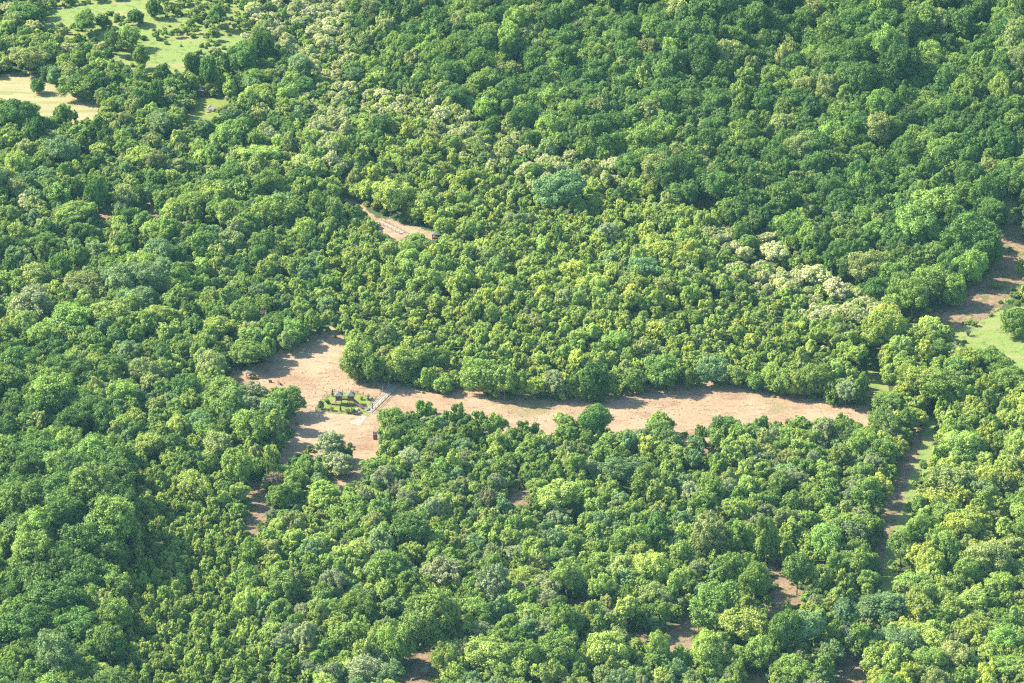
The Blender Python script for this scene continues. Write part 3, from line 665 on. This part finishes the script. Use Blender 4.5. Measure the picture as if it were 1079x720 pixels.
# ------------------------------------------------------------------ the rest of the forest, too many to build one by one
def scatter(name, pts, protos, label, cat, m=FOL):
    """one object: its mesh holds the crown shapes and one vertex per plant; the nodes set a crown on each vertex"""
    V, Q, PI, RN, LB = [], [], [], [], []
    off = 0
    for k in protos:
        v, rn, lb = PROTO[k]; n = len(rn)
        V.append(v); Q.append(np.arange(4 * n).reshape(-1, 4) + off); off += 4 * n
        PI.append(np.full(4 * n, k)); RN.append(rn); LB.append(lb)
    V.append(np.array([(p['x'], p['y'], p['z'] + p['zc']) for p in pts])); PI.append(np.full(len(pts), -1))
    V, Q, PI, RN, LB = (np.concatenate(q) for q in (V, Q, PI, RN, LB))
    me = bpy.data.meshes.new(name)
    me.vertices.add(len(V)); me.vertices.foreach_set('co', V.ravel())
    me.loops.add(Q.size); me.loops.foreach_set('vertex_index', Q.ravel().astype(np.int32))
    me.polygons.add(len(Q)); me.polygons.foreach_set('loop_start', np.arange(0, Q.size, 4, dtype=np.int32)); me.polygons.foreach_set('loop_total', np.full(len(Q), 4, np.int32))
    me.update()
    npv = len(V) - len(pts)
    def pattr(nm, typ, vals, key):
        at = me.attributes.new(nm, typ, 'POINT'); at.data.foreach_set(key, vals)
    for nm, val in (('rnd', RN), ('lob', LB)):
        at = me.attributes.new(nm, 'FLOAT', 'FACE'); at.data.foreach_set('value', val.astype(np.float32))
    pattr('proto', 'INT', PI.astype(np.int32), 'value')
    pad = lambda w: np.zeros((npv, w), np.float32)
    pattr('pid', 'INT', np.concatenate([np.full(npv, -1), [p['pid'] for p in pts]]).astype(np.int32), 'value')
    pattr('size', 'FLOAT_VECTOR', np.concatenate([pad(3), np.array([(p['ax'], p['ay'], p['b']) for p in pts], np.float32)]).ravel(), 'vector')
    pattr('turn', 'FLOAT_VECTOR', np.concatenate([pad(3), np.array([(p['tilt'][0], p['tilt'][1], p['rot']) for p in pts], np.float32)]).ravel(), 'vector')
    pattr('tint', 'FLOAT_COLOR', np.concatenate([pad(4), np.array([(*p['tint'], 1) for p in pts], np.float32)]).ravel(), 'color')
    pattr('bloom', 'FLOAT', np.concatenate([pad(1)[:, 0], np.array([p['bloom'] for p in pts], np.float32)]), 'value')
    me.materials.append(m)
    o = link(name, me); tag(o, label, cat, None, 'stuff')
    ng = bpy.data.node_groups.new(name, 'GeometryNodeTree')
    ng.interface.new_socket('Geometry', in_out='INPUT', socket_type='NodeSocketGeometry'); ng.interface.new_socket('Geometry', in_out='OUTPUT', socket_type='NodeSocketGeometry')
    N, L = ng.nodes, ng.links
    gi, go = N.new('NodeGroupInput'), N.new('NodeGroupOutput')
    def named(nm, typ):
        n = N.new('GeometryNodeInputNamedAttribute'); n.data_type = typ; n.inputs['Name'].default_value = nm; return n.outputs['Attribute']
    def equal(sock, val):
        n = N.new('FunctionNodeCompare'); n.data_type = 'INT'; n.operation = 'EQUAL'
        L.new(sock, n.inputs[2]); n.inputs[3].default_value = val; return n.outputs[0]
    def sep(geo, sel):
        n = N.new('GeometryNodeSeparateGeometry'); n.domain = 'POINT'; L.new(geo, n.inputs[0]); L.new(sel, n.inputs[1]); return n.outputs[0]
    P, S, T, PID = named('proto', 'INT'), named('size', 'FLOAT_VECTOR'), named('turn', 'FLOAT_VECTOR'), named('pid', 'INT')
    mp = N.new('GeometryNodeMeshToPoints'); L.new(sep(gi.outputs[0], equal(P, -1)), mp.inputs[0])
    join = N.new('GeometryNodeJoinGeometry')
    for k in protos:
        ip = N.new('GeometryNodeInstanceOnPoints')
        L.new(mp.outputs[0], ip.inputs['Points']); L.new(equal(PID, k), ip.inputs['Selection']); L.new(sep(gi.outputs[0], equal(P, k)), ip.inputs['Instance'])
        e = N.new('FunctionNodeEulerToRotation'); L.new(T, e.inputs[0]); L.new(e.outputs[0], ip.inputs['Rotation'])
        L.new(S, ip.inputs['Scale']); L.new(ip.outputs[0], join.inputs[0])
    L.new(join.outputs[0], go.inputs[0])
    md = o.modifiers.new('plants', 'NODES'); md.node_group = ng
    return o
rest = [t for i, t in enumerate(trees) if i not in chosen_set]
scatter('forest', rest, range(len(PROTO)), 'green broadleaf forest covering the land all round the clearing', 'forest')
# undergrowth on the forest floor, thicker at the edges of the openings
under = []
M_scrub = raster([(30,-60),(290,-60),(262,47),(230,80),(124,80),(84,50),(36,36)])
M_edge = M_strip & grow(~grow(M_strip, 0, 0, 0, 8), 2, 2, 0, 3)
M_shrubfree = raster(strip, tan_meadow, *road, *hut_lawn, upper_path)
for x, y in zip(rng.uniform(-190, 190, 26000), rng.uniform(-230, 310, 26000)):
    z = float(terrain(x, y)); px, py, dep = project(x, y, z)
    edge = look(M_edge, px, py)
    if edge and rng.random() > 0.30: continue
    if not edge and (look(M_shrubfree, px, py) or look(M_shrubfree, px, py - 4)): continue
    if not edge and look(M_open, px, py) and rng.random() > 0.06: continue
    if look(M_scrub, px, py) and rng.random() > 0.7: continue
    a = rng.uniform(0.25, 0.7) if edge else rng.uniform(0.35, 1.25)
    ty = 'DMMLLPPM'[int(rng.integers(8))] if not look(M_open, px, py) else 'MLLPY'[int(rng.integers(5))]
    t = dict(x=x, y=y, z=z, a=a, b=a * rng.uniform(0.6, 1.0), ty=ty); t['zc'] = t['b'] * 0.7
    dress(t); ks = KIND['small'] + KIND['open']; t['pid'] = ks[int(rng.integers(len(ks)))]; t['bloom'] = 0.0
    under.append(t)
scatter('undergrowth', under, KIND['small'] + KIND['open'], 'low green undergrowth on the forest floor and meadow edges', 'undergrowth')

#DETAILS
# ------------------------------------------------------------------ clear summer air, a trace of blue haze
hz = bpy.data.materials.new('air'); hz.use_nodes = True
hn = hz.node_tree.nodes; hn.remove(hn['Principled BSDF'])
pv = hn.new('ShaderNodeVolumePrincipled'); pv.inputs['Color'].default_value = (0.36, 0.86, 1.0, 1); pv.inputs['Density'].default_value = 1.8e-5; pv.inputs['Anisotropy'].default_value = 0.0
hz.node_tree.links.new(pv.outputs[0], hn['Material Output'].inputs['Volume'])
hv = [(x, y, z) for z in (-2, CAM.z + 40) for y in (CAM.y - 60, 9900) for x in (-9800, 9800)]
me = bpy.data.meshes.new('haze'); me.from_pydata(hv, [], [[0, 2, 3, 1], [4, 5, 7, 6], [0, 1, 5, 4], [2, 6, 7, 3], [0, 4, 6, 2], [1, 3, 7, 5]]); me.update(); me.materials.append(hz)
tag(link('haze', me), 'thin bluish summer haze over the forest', 'haze', None, 'stuff')
# ------------------------------------------------------------------ the playground garden in the clearing
garden = [(332,432.5),(338,424),(344.5,416.5),(352,414.5),(376,415.5),(390,418.5),(397,421.5),(389,431),(384,437),(376,437.5),(352,435.3)]
sheet('garden_lawn', raster(garden), LAWN, 0.06, 0.15, 0.4, 41)
sheet('paved_slab', raster([(366.5,445.5),(383,437.5),(388,438.5),(384,443.5),(379,449.5)]), CONC, 0.064, 0.15, 0.5, 42)
sheet('grass_edging', raster([(383,437),(418,403.5),(419.5,404.5),(385.5,438.6)], [(391.5,429.5),(413.5,406.5),(415,406.2),(393,430.3)], [(385.5,438.4),(420.3,404.8),(421.2,405.6),(387.3,439.4)]), LAWN, 0.068, 0.15, 0.5, 43)
M_garden = raster(garden)
def G(px, py): return ground(px, py)
def along(a, b, width, thick, z, ext=0.0):
    """a plank box between two ground points"""
    mid = (a + b) / 2; d = b - a
    return (mid.x, mid.y, mid.z + z), (d.length + ext, width, thick), math.atan2(d.y, d.x)
def railing(root, a, b, n, h, m, name='rail'):
    for k in range(n):
        p = a.lerp(b, k / (n - 1)) - root.location
        MB().box((p.x, p.y, p.z + h / 2), (0.10, 0.10, h)).build('post', m, root)
    la, lb = a - root.location, b - root.location
    for z in (h * 0.5, h * 0.93):
        c, s_, r = along(la, lb, 0.05, 0.08, z)
        MB().box(c, s_, r).build(name, m, root)

# walkway
def walkway(name, a, b, width, label, m_rail, n):
    root = tag(empty(name, (a + b) / 2), label, 'walkway')
    la, lb = a - root.location, b - root.location
    c, s_, r = along(la, lb, width, 0.14, 0.10)
    deck = MB().box(c, s_, r)
    deck.build('deck', CONC, root)
    side = Vector((-(b - a).y, (b - a).x, 0)).normalized() * (width / 2 + 0.10)
    for q in (-1, 1): railing(root, a + side * q, b + side * q, n, 1.05, m_rail)
    return root
walkway('walkway', G(387.6,435), G(418.6,404.6), 2.1, 'straight pale concrete walkway with post railings beside the fenced playground', OLDWOOD, 10)
walkway('walkway', G(399,233.6), G(424,246.2), 1.7, 'pale walkway with thin railings amid trees on the small dirt path', OLDWOOD, 7)

# garden fence
o0 = G(366, 426)
fence = tag(empty('garden_fence', o0), 'low brown post and rail fence round the playground lawn', 'fence')
loop = [G(*p) for p in [(396,421.6),(383,416.8),(370,415),(352,414),(344.5,416.2),(338,424),(332.2,432.4),(346,434.8),(360,436.2),(374,437.6),(382,437.4)]]
for a, b in zip(loop, loop[1:]):
    la, lb = a - o0, b - o0; n = max(1, int(round((b - a).length / 1.9)))
    for k in range(n):
        p = la.lerp(lb, k / n); MB().box((p.x, p.y, p.z + 0.5), (0.11, 0.11, 1.0)).build('post', DARKWOOD, fence)
    for z in (0.42, 0.82):
        c, s_, r = along(la, lb, 0.04, 0.07, z); MB().box(c, s_, r).build('rail', OLDWOOD, fence)

# play set: two roofed towers, a bridge, a ramp and a slide
play = tag(empty('play_set', G(363.4, 426)), 'red-brown wooden play set with two green pyramid roofs, bridge and dark slide', 'play set')
for tx in (-1.55, 1.55):
    for sx in (-0.75, 0.75):
        for sy in (-0.75, 0.75): MB().box((tx + sx, sy, 1.32), (0.13, 0.13, 2.64)).build('tower_post', WOOD, play)
    MB().box((tx, 0, 1.35), (1.62, 1.62, 0.12)).build('platform', WOOD, play)
    r_ = MB().pyramid((tx, 0, 2.64), 2.25, 2.25, 0.95).build('tower_roof', GREENROOF, play)
    MB().box((tx, 0, 3.62), (0.12, 0.12, 0.22)).build('finial', GREENROOF, r_)
    for sy in (-0.82, 0.82): MB().box((tx, sy, 1.78), (1.4, 0.05, 0.72)).build('side_panel', REDPAINT if (tx > 0 and sy < 0) else WOOD, play)
MB().box((0, 0, 1.34), (1.44, 0.95, 0.09)).build('bridge', WOOD, play)
for sy in (-0.5, 0.5):
    MB().box((0, sy, 1.95), (1.44, 0.06, 0.08)).box((0, sy, 1.68), (1.44, 0.05, 0.06)).build('bridge_rail', WOOD, play)
rmp = MB().box((-2.95, -0.25, 0.70), (1.95, 0.95, 0.08), ry=-0.80)
for k in range(6): rmp.box((-2.95 + 0.13 - 0.6 + k * 0.25, -0.25, 0.79 - 0.62 + k * 0.257), (0.07, 0.95, 0.06))
rmp.build('climbing_ramp', REDWOOD, play)
a0, a1 = Vector((2.25, -0.7, 1.42)), Vector((4.7, -3.1, 0.22))
dv = (a1 - a0); rz = math.atan2(dv.y, dv.x); ry = -math.atan2(dv.z, math.hypot(dv.x, dv.y)); mid = (a0 + a1) / 2
MB().box(mid, (dv.length, 0.62, 0.07), rz, ry).build('slide_bed', SLIDE, play)
nx_ = Vector((-math.sin(rz), math.cos(rz), 0)) * 0.34
for q in (-1, 1): MB().box(mid + nx_ * q + Vector((0, 0, 0.10)), (dv.length, 0.07, 0.26), rz, ry).build('slide_side', WOOD, play)
lad = MB()
for k in range(5): lad.box((1.55, -0.95 - 0.12 * (4 - k), 0.26 + 0.25 * k), (0.75, 0.06, 0.06))
for q in (-0.36, 0.36): lad.tube([(1.55 + q, -1.5, 0.02), (1.55 + q, -0.9, 1.4)], 0.05, 6)
lad.build('ladder', REDPAINT, play)
MB().box((-0.2, -1.5, 1.02), (4.3, 0.10, 0.10)).build('swing_beam', WOOD, play)
for q in (-2.3, 1.9):
    MB().tube([(q, -2.0, 0.0), (q, -1.5, 1.05)], 0.05, 6).tube([(q, -1.0, 0.0), (q, -1.5, 1.05)], 0.05, 6).build('swing_frame', WOOD, play)

# planting on the lawn
def little_bush(px, py, w, h, tint, label, kind='small', name='bush', seed=0):
    p = G(px, py); s_ = scale_at(p); a = w / 2 / s_; H = h / s_ / ca
    root = tag(empty(name, p), label, 'bush' if name == 'bush' else 'conifer', 'shrubs planted on the playground lawn')
    c = link('crown', CROWN[KIND[kind][seed % len(KIND[kind])]], root)
    c.location = (0, 0, H * 0.52); c.scale = (a, a, H * 0.5); c.rotation_euler = (0, 0, seed * 1.3); c['tint'] = tint; c['bloom'] = 0.0
    k = link('trunk', TRUNK[seed % 4], root); k.scale = (H * .7, H * .7, H * .8)
DK, YG, GG = (0.03, 0.065, 0.024), (0.22, 0.22, 0.03), (0.10, 0.13, 0.07)
little_bush(338.2, 431.5, 9, 9, (0.06, 0.12, 0.045), 'rounded dark green bush at the lawn corner nearest the wood', 'mid', 'bush', 1)
little_bush(345, 425.5, 6, 4, (0.05, 0.10, 0.03), 'low dark green bush inside the playground fence', 'small', 'bush', 2)
little_bush(349.6, 433, 6.5, 4.5, YG, 'yellow-green round bush before the play set ramp', 'small', 'bush', 3)
little_bush(366, 435.4, 6.5, 5, YG, 'bright yellow bush below the right-hand roofed tower', 'small', 'bush', 4)
little_bush(380.6, 421.5, 5.5, 4, (0.27, 0.235, 0.02), 'golden yellow bush behind the dark slide', 'small', 'bush', 5)
little_bush(372.4, 436.6, 5.5, 6, GG, 'grey-green bush at the fence beside the pale stones', 'mid', 'bush', 6)
little_bush(350.4, 418, 3.4, 8, DK, 'dark slim conifer behind the left roofed tower', 'cone', 'conifer', 0)
little_bush(358.8, 433.4, 3.2, 7, DK, 'dark slim conifer standing alone before the play set', 'cone', 'conifer', 1)
little_bush(388, 422.6, 3.0, 7, DK, 'dark slim conifer near the pale boulder by the walkway', 'cone', 'conifer', 0)
def boulder(px, py, r, label, m=STONE, seed=0):
    p = G(px, py); o = MB().rock((0, 0, r[2] * 0.55), r, seed).build('boulder', m); o.location = p
    tag(o, label, 'boulder')
boulder(376.5, 434.2, (0.75, 0.7, 0.65), 'pale stone lying on the lawn by the slide foot', seed=1)
boulder(379, 436, (0.5, 0.5, 0.45), 'smaller pale stone close to the fence below the slide', seed=2)
boulder(391, 421.8, (0.55, 0.5, 0.6), 'upright pale stone beside the dark slim conifer', seed=3)
boulder(387.3, 432.8, (0.7, 0.6, 0.4), 'flat pale stone at the lower end of the walkway', seed=4)
def post_thing(name, px, py, h, m, label, cat, r=0.08, group=None):
    root = tag(empty(name, G(px, py)), label, cat, group)
    MB().tube([(0, 0, 0), (0, 0, h)], [r, r * 0.8], 8).build('shaft', m, root)
    MB().tube([(0, 0, h), (0, 0, h + 0.10)], [r * 1.7, r * 1.3], 8).build('cap', m, root)
    MB().tube([(0, 0, 0), (0, 0, 0.08)], [r * 2.2, r * 2.0], 8).build('foot', m, root)
post_thing('gate_post', 392.3, 431.4, 1.7, DARKWOOD, 'dark gate post on the playground side of the walkway entrance', 'post', 0.14)
post_thing('gate_post', 370.3, 434.6, 1.5, DARKWOOD, 'dark post standing among the stones below the play set', 'post', 0.11)
post_thing('pale_upright', 409.6, 407.2, 1.3, METAL_LIT_TRUNK, 'taller pale blue post in the shade beside the walkway', 'post', 0.09)
post_thing('pale_upright', 403.3, 410.4, 0.75, METAL_LIT_TRUNK, 'short pale blue post in the shade beside the walkway', 'post', 0.10)
for px, py, lab in ((402.6, 230.4, 'pale post at the upper end of the small path walkway'), (410.6, 232.6, 'pale post behind the middle of the path walkway'), (419.6, 236.2, 'tallest pale post behind the path walkway'), (432.4, 236.6, 'pale post beyond the lower end of the path walkway')):
    post_thing('pale_upright', px, py, 1.5 if px == 419.6 else 1.0, METAL_LIT_TRUNK, lab, 'post', 0.08)  # uprights standing in for sunlit trunk bases, the light put into their pale colour

# notice board at the wood's corner
nb = tag(empty('notice_board', G(395.3, 463.2)), 'red-brown wooden box with a white board on top at the edge of the dirt', 'notice board')
MB().box((0, 0, 0.66), (0.95, 0.55, 1.30)).build('cabinet', REDWOOD, nb)
MB().box((0, 0, 1.37), (1.10, 0.70, 0.09)).build('ledge', DARKWOOD, nb)
for q in (-0.5, 0.5): MB().box((q, 0.32, 1.1), (0.10, 0.09, 2.2)).build('post', DARKWOOD, nb)
MB().box((0, 0.32, 1.76), (0.86, 0.05, 0.62)).build('board', WHITEP, nb)

# shelters
def shelter(px, py, w, d, h, rise, label, m_roof, table=True, rz=0.0):
    root = tag(empty('picnic_shelter', G(px, py), rz), label, 'shelter')
    for sx in (-1, 1):
        for sy in (-1, 1): MB().box((sx * (w / 2 - .18), sy * (d / 2 - .18), h / 2), (0.12, 0.12, h)).build('post', WOOD, root)
    MB().pyramid((0, 0, h), w, d, rise).build('roof', m_roof, root)
    if table:
        MB().box((0, 0, 0.74), (w * 0.55, d * 0.4, 0.07)).box((-w * .18, 0, 0.36), (0.09, d * .3, 0.70)).box((w * .18, 0, 0.36), (0.09, d * .3, 0.70)).build('table', REDWOOD, root)
        for q in (-1, 1): MB().box((0, q * d * 0.36, 0.44), (w * 0.6, 0.26, 0.06)).box((-w * .2, q * d * .36, 0.2), (0.08, 0.2, 0.40)).box((w * .2, q * d * .36, 0.2), (0.08, 0.2, 0.40)).build('bench', REDWOOD, root)
    return root
shelter(262.3, 398.4, 1.75, 1.75, 1.55, 0.55, 'small green-roofed shelter with red bench on the clearing tip', GREENROOF)
sh = shelter(459.2, 251.5, 2.3, 2.2, 1.5, 0.7, 'green-roofed red shelter by the trees at the end of the small path', GREENROOF)
for q in (-1, 1): MB().box((0, q * 0.92, 0.48), (1.8, 0.05, 0.5)).build('side_panel', REDWOOD, sh)
tb = tag(empty('picnic_table', G(269.5, 398.6)), 'reddish picnic table beside the small green-roofed shelter', 'table')
MB().box((0, 0, 0.70), (1.5, 0.7, 0.07)).build('tabletop', REDWOOD, tb)
for q in (-0.55, 0.55): MB().tube([(q, -0.35, 0), (q, 0.2, 0.68)], 0.05, 6).tube([(q, 0.35, 0), (q, -0.2, 0.68)], 0.05, 6).build('leg', REDWOOD, tb)
for q in (-0.62, 0.62): MB().box((0, q, 0.42), (1.5, 0.24, 0.06)).build('bench', REDWOOD, tb)
def log_seat(px, py, L, r, rz, m, label):
    root = tag(empty('log_seat', G(px, py), rz), label, 'seat')
    MB().tube([(-L / 2, 0, r + .22), (-L / 4, 0.02, r + .24), (L / 4, -0.02, r + .23), (L / 2, 0, r + .22)], [r, r * 1.08, r * 1.04, r * 0.95], 9).build('seat', m, root)
    for q in (-.3, .3): MB().tube([(q * L, 0, 0), (q * L, 0, r + .1)], [0.13, 0.11], 7).build('leg', m, root)
log_seat(284.9, 403.3, 0.85, 0.28, 0.0, DARKWOOD, 'short dark log seat on bare dirt, closer to the shelter')
log_seat(294.3, 405.2, 1.6, 0.24, -1.15, DARKWOOD, 'long dark slanted log seat on bare dirt above the bushes')
def stump(px, py, m, label, r=0.32, h=0.5):
    root = tag(empty('tree_stump', G(px, py)), label, 'stump')
    MB().tube([(0, 0, -0.03), (0.02, 0, h * .4), (0, 0.02, h)], [r * 1.35, r * 1.02, r], 10).build('base', m, root)
    for k in range(4):
        a = k * 1.6 + 0.4; MB().tube([(0, 0, 0.16), (math.cos(a) * r * 2, math.sin(a) * r * 2, 0.0)], [r * .45, r * .12], 6).build('root', m, root)
stump(282.6, 390.4, REDWOOD, 'reddish tree stump below the shaded trees at the top of the clearing', 0.4, 0.6)
boulder(294.6, 381.2, (0.6, 0.5, 0.4), 'white stone at the shadow edge on the upper clearing', PALEWOOD, 5)

# hut and stones on the little lawn
hut = tag(empty('hut', G(212.1, 101.8)), 'narrow dark red wooden hut with a grey roof on a small lawn', 'hut')
MB().box((0, 0, 1.05), (1.55, 1.4, 2.1)).build('wall', WOOD, hut)
MB().pyramid((0, 0, 2.1), 2.0, 1.9, 0.75).build('roof', GREYROOF, hut)
dr = MB().box((-0.1, -0.72, 0.98), (0.75, 0.06, 1.8)).build('door', DARKWOOD, hut)
MB().box((0.16, -0.77, 1.0), (0.05, 0.04, 0.16)).build('handle', METAL_LIT_TRUNK, dr)
boulder(224.2, 117, (1.3, 1.0, 0.75), 'large grey boulder with a dark shadow on the small lawn', seed=6)
boulder(220.6, 115.4, (0.75, 0.8, 0.85), 'grey boulder touching the larger one on the small lawn', seed=7)
boulder(219.8, 118.6, (0.5, 0.45, 0.3), 'small pale stone in front of two grey boulders on the lawn', PALEWOOD, 8)
boulder(239.6, 103.4, (0.8, 0.7, 0.5), 'pale boulder at the far corner of the hut lawn', seed=9)

# tarp shelter at the bottom
tp = tag(empty('tarp_shelter', G(447.6, 711.5)), 'green sheet roof on posts over bare soil below tall trees', 'shelter')
c4 = [(-1.25, -0.9, 1.35), (0.35, -1.5, 1.25), (1.15, 0.25, 1.75), (0.25, 1.6, 1.9)]
up_ = [(x, y, z + 0.05) for x, y, z in c4]; midp = (0.1, -0.15, 1.78)
MB().add(c4 + up_ + [midp, (0.1, -0.15, 1.72)], [[3, 2, 9], [2, 1, 9], [1, 0, 9], [0, 3, 9], [4, 5, 8], [5, 6, 8], [6, 7, 8], [7, 4, 8], [0, 1, 5, 4], [1, 2, 6, 5], [2, 3, 7, 6], [3, 0, 4, 7]]).build('roof', GREENROOF, tp)
for x, y, z in c4: MB().tube([(x * .93, y * .93, 0), (x * .93, y * .93, z)], 0.06, 6).build('post', OLDWOOD, tp)
MB().box((0.2, -1.35, 1.12), (1.6, 0.09, 0.12), -0.36).build('beam', REDWOOD, tp)
def fallen(px0, py0, px1, py1, r, m, label, limbs=3, seed=0):
    a, b = G(px0, py0), G(px1, py1); rg = random.Random(seed)
    root = tag(empty('fallen_log', a), label, 'log'); d = b - a
    pts = [d * q + Vector((rg.uniform(-.1, .1), rg.uniform(-.1, .1), r + 0.05)) for q in (0, .33, .66, 1)]
    MB().tube(pts, [r, r * .85, r * .65, r * .4], 8).build('trunk', m, root)
    for k in range(limbs):
        q = 0.35 + 0.18 * k; p0 = d * q + Vector((0, 0, r)); e = Vector((rg.uniform(-1.6, 1.6), rg.uniform(-1.2, 2.0), rg.uniform(0.3, 1.4)))
        MB().tube([p0, p0 + e * .5 + Vector((0, 0, .1)), p0 + e], [r * .4, r * .25, r * .08], 5).build('branch', m, root)
fallen(433.5, 717.6, 449.5, 711.6, 0.26, PALEWOOD, 'pale fallen log lying on the soil below the green sheet roof', 1, 1)
fallen(431, 698.6, 437, 699.8, 0.22, PALEWOOD, 'short pale log on bare soil above the green sheet roof', 1, 2)
fallen(885, 719.5, 902, 701, 0.17, PALEWOOD, 'thin pale fallen trunk leaning over shaded soil by the birch', 3, 3)
fallen(884, 684, 892, 674, 0.10, PALEWOOD, 'thin broken branch lying in the dark gap behind the birch trunk', 4, 4)

# birch with its white leaning trunk, dead trunks on the hill edge
pb = G(898.5, 696)
bt = dict(x=pb.x, y=pb.y, z=pb.z, a=3.4, b=3.2, zc=12.2, ty='T', label=None, dx=-1.5, dy=0.6); dress(bt); bt['tint'] = (0.075, 0.15, 0.06)
rt = single_tree(bt, 'birch_tree', 'tall birch with a bare white leaning trunk above shaded soil', TRUNK_BIRCH)
for ch in rt.children:
    if ch.name.startswith('trunk'): ch.rotation_euler = (0.03, -0.12, 0.4)
for px, py, h, lab in ((1055.6, 213, 5.2, 'bare grey dead trunk standing on the pale slope'), (1062.6, 211.5, 6.3, 'taller bare dead trunk standing on the pale slope')):
    root = tag(empty('dead_tree', G(px, py)), lab, 'dead tree')
    MB().tube([(0, 0, -.05), (0.05, 0, h * .5), (0.02, 0.05, h)], [0.2, 0.15, 0.06], 8).build('trunk', PALEWOOD, root)
    for k in range(4):
        a = k * 1.9; z = h * (0.45 + 0.13 * k); MB().tube([(0.03, 0, z), (math.cos(a) * .7, math.sin(a) * .7, z + .5)], [0.06, 0.02], 5).build('branch', PALEWOOD, root)

# bare brushwood among the lower trees
def brush(px, py, w, h, label, seed):
    p = G(px, py); s_ = scale_at(p); rg = random.Random(seed); a, H = w / 2 / s_, h / s_ / ca
    root = tag(empty('bare_shrub', p), label, 'shrub')
    for k in range(34):
        q = rg.uniform(0, 6.28); l = rg.uniform(.3, 1) * a
        p1 = Vector((math.cos(q) * l * .5, math.sin(q) * l * .5, H * rg.uniform(.4, .7))); p2 = Vector((math.cos(q) * l, math.sin(q) * l, H * rg.uniform(.55, 1.0)))
        mb = MB().tube([(rg.uniform(-.2, .2), rg.uniform(-.2, .2), 0), p1, p2], [0.07, 0.045, 0.015], 5)
        for j in range(3):
            e = Vector((rg.uniform(-.7, .7), rg.uniform(-.7, .7), rg.uniform(.1, .8))); mb.tube([p1.lerp(p2, .3 * j + .1), p1.lerp(p2, .3 * j + .1) + e], [0.03, 0.01], 4)
        mb.build('branch', PALEWOOD, root)
brush(263, 668, 18, 17, 'bare upright grey twigs rising from the pale thicket', 1)
brush(653, 657, 26, 20, 'bare grey-brown shrub among the lower green trees', 2)
brush(1020, 354, 9, 6, 'small heap of brown twigs on the grass by brown soil', 3)
brush(276, 340, 12, 14, 'leafless brownish shrub in the wood above the clearing', 4)

# clods, stones and twigs strewn over the bare dirt
nb_ = []
xs_, ys_ = rng.uniform(-75, 95, 20000), rng.uniform(-60, 40, 20000)
V_, F_ = [], []
for x, y in zip(xs_, ys_):
    px, py, _ = project(x, y, float(terrain(x, y)))
    if not look(M_strip, px, py) or look(M_garden, px, py): continue
    if rng.random() > 0.35 + 0.45 * float(smooth_noise(x, y, 0.12, 77)): continue
    r = 0.06 + 0.20 * rng.random() ** 3; n = len(V_); a = rng.uniform(0, 6.28); z = float(terrain(x, y)) + 0.03
    for k in range(5): V_.append((x + r * 1.3 * math.cos(a + k * 1.257) * rng.uniform(.7, 1.3), y + r * math.sin(a + k * 1.257) * rng.uniform(.7, 1.3), z - 0.02))
    V_.append((x, y, z + r * 0.9)); F_ += [(n + k, n + (k + 1) % 5, n + 5) for k in range(5)]
me = bpy.data.meshes.new('dirt_clods'); me.from_pydata(V_, [], F_); me.update(); me.materials.append(mat('clod', (0.20, 0.13, 0.085), 0.95, (0.7, (0.11, 0.08, 0.055), 1.0)))
tag(link('dirt_clods', me), 'brown clods and stones strewn over the bare dirt', 'dirt', None, 'stuff')
#END DETAILS
print('TREES', len(trees), 'core', n_core, 'single', len(chosen), 'under', len(under), {n: sum(1 for i in chosen if name_of(trees[i]) == n) for n in QUOTA}, 'min seen', min(seen[i] for i in chosen))
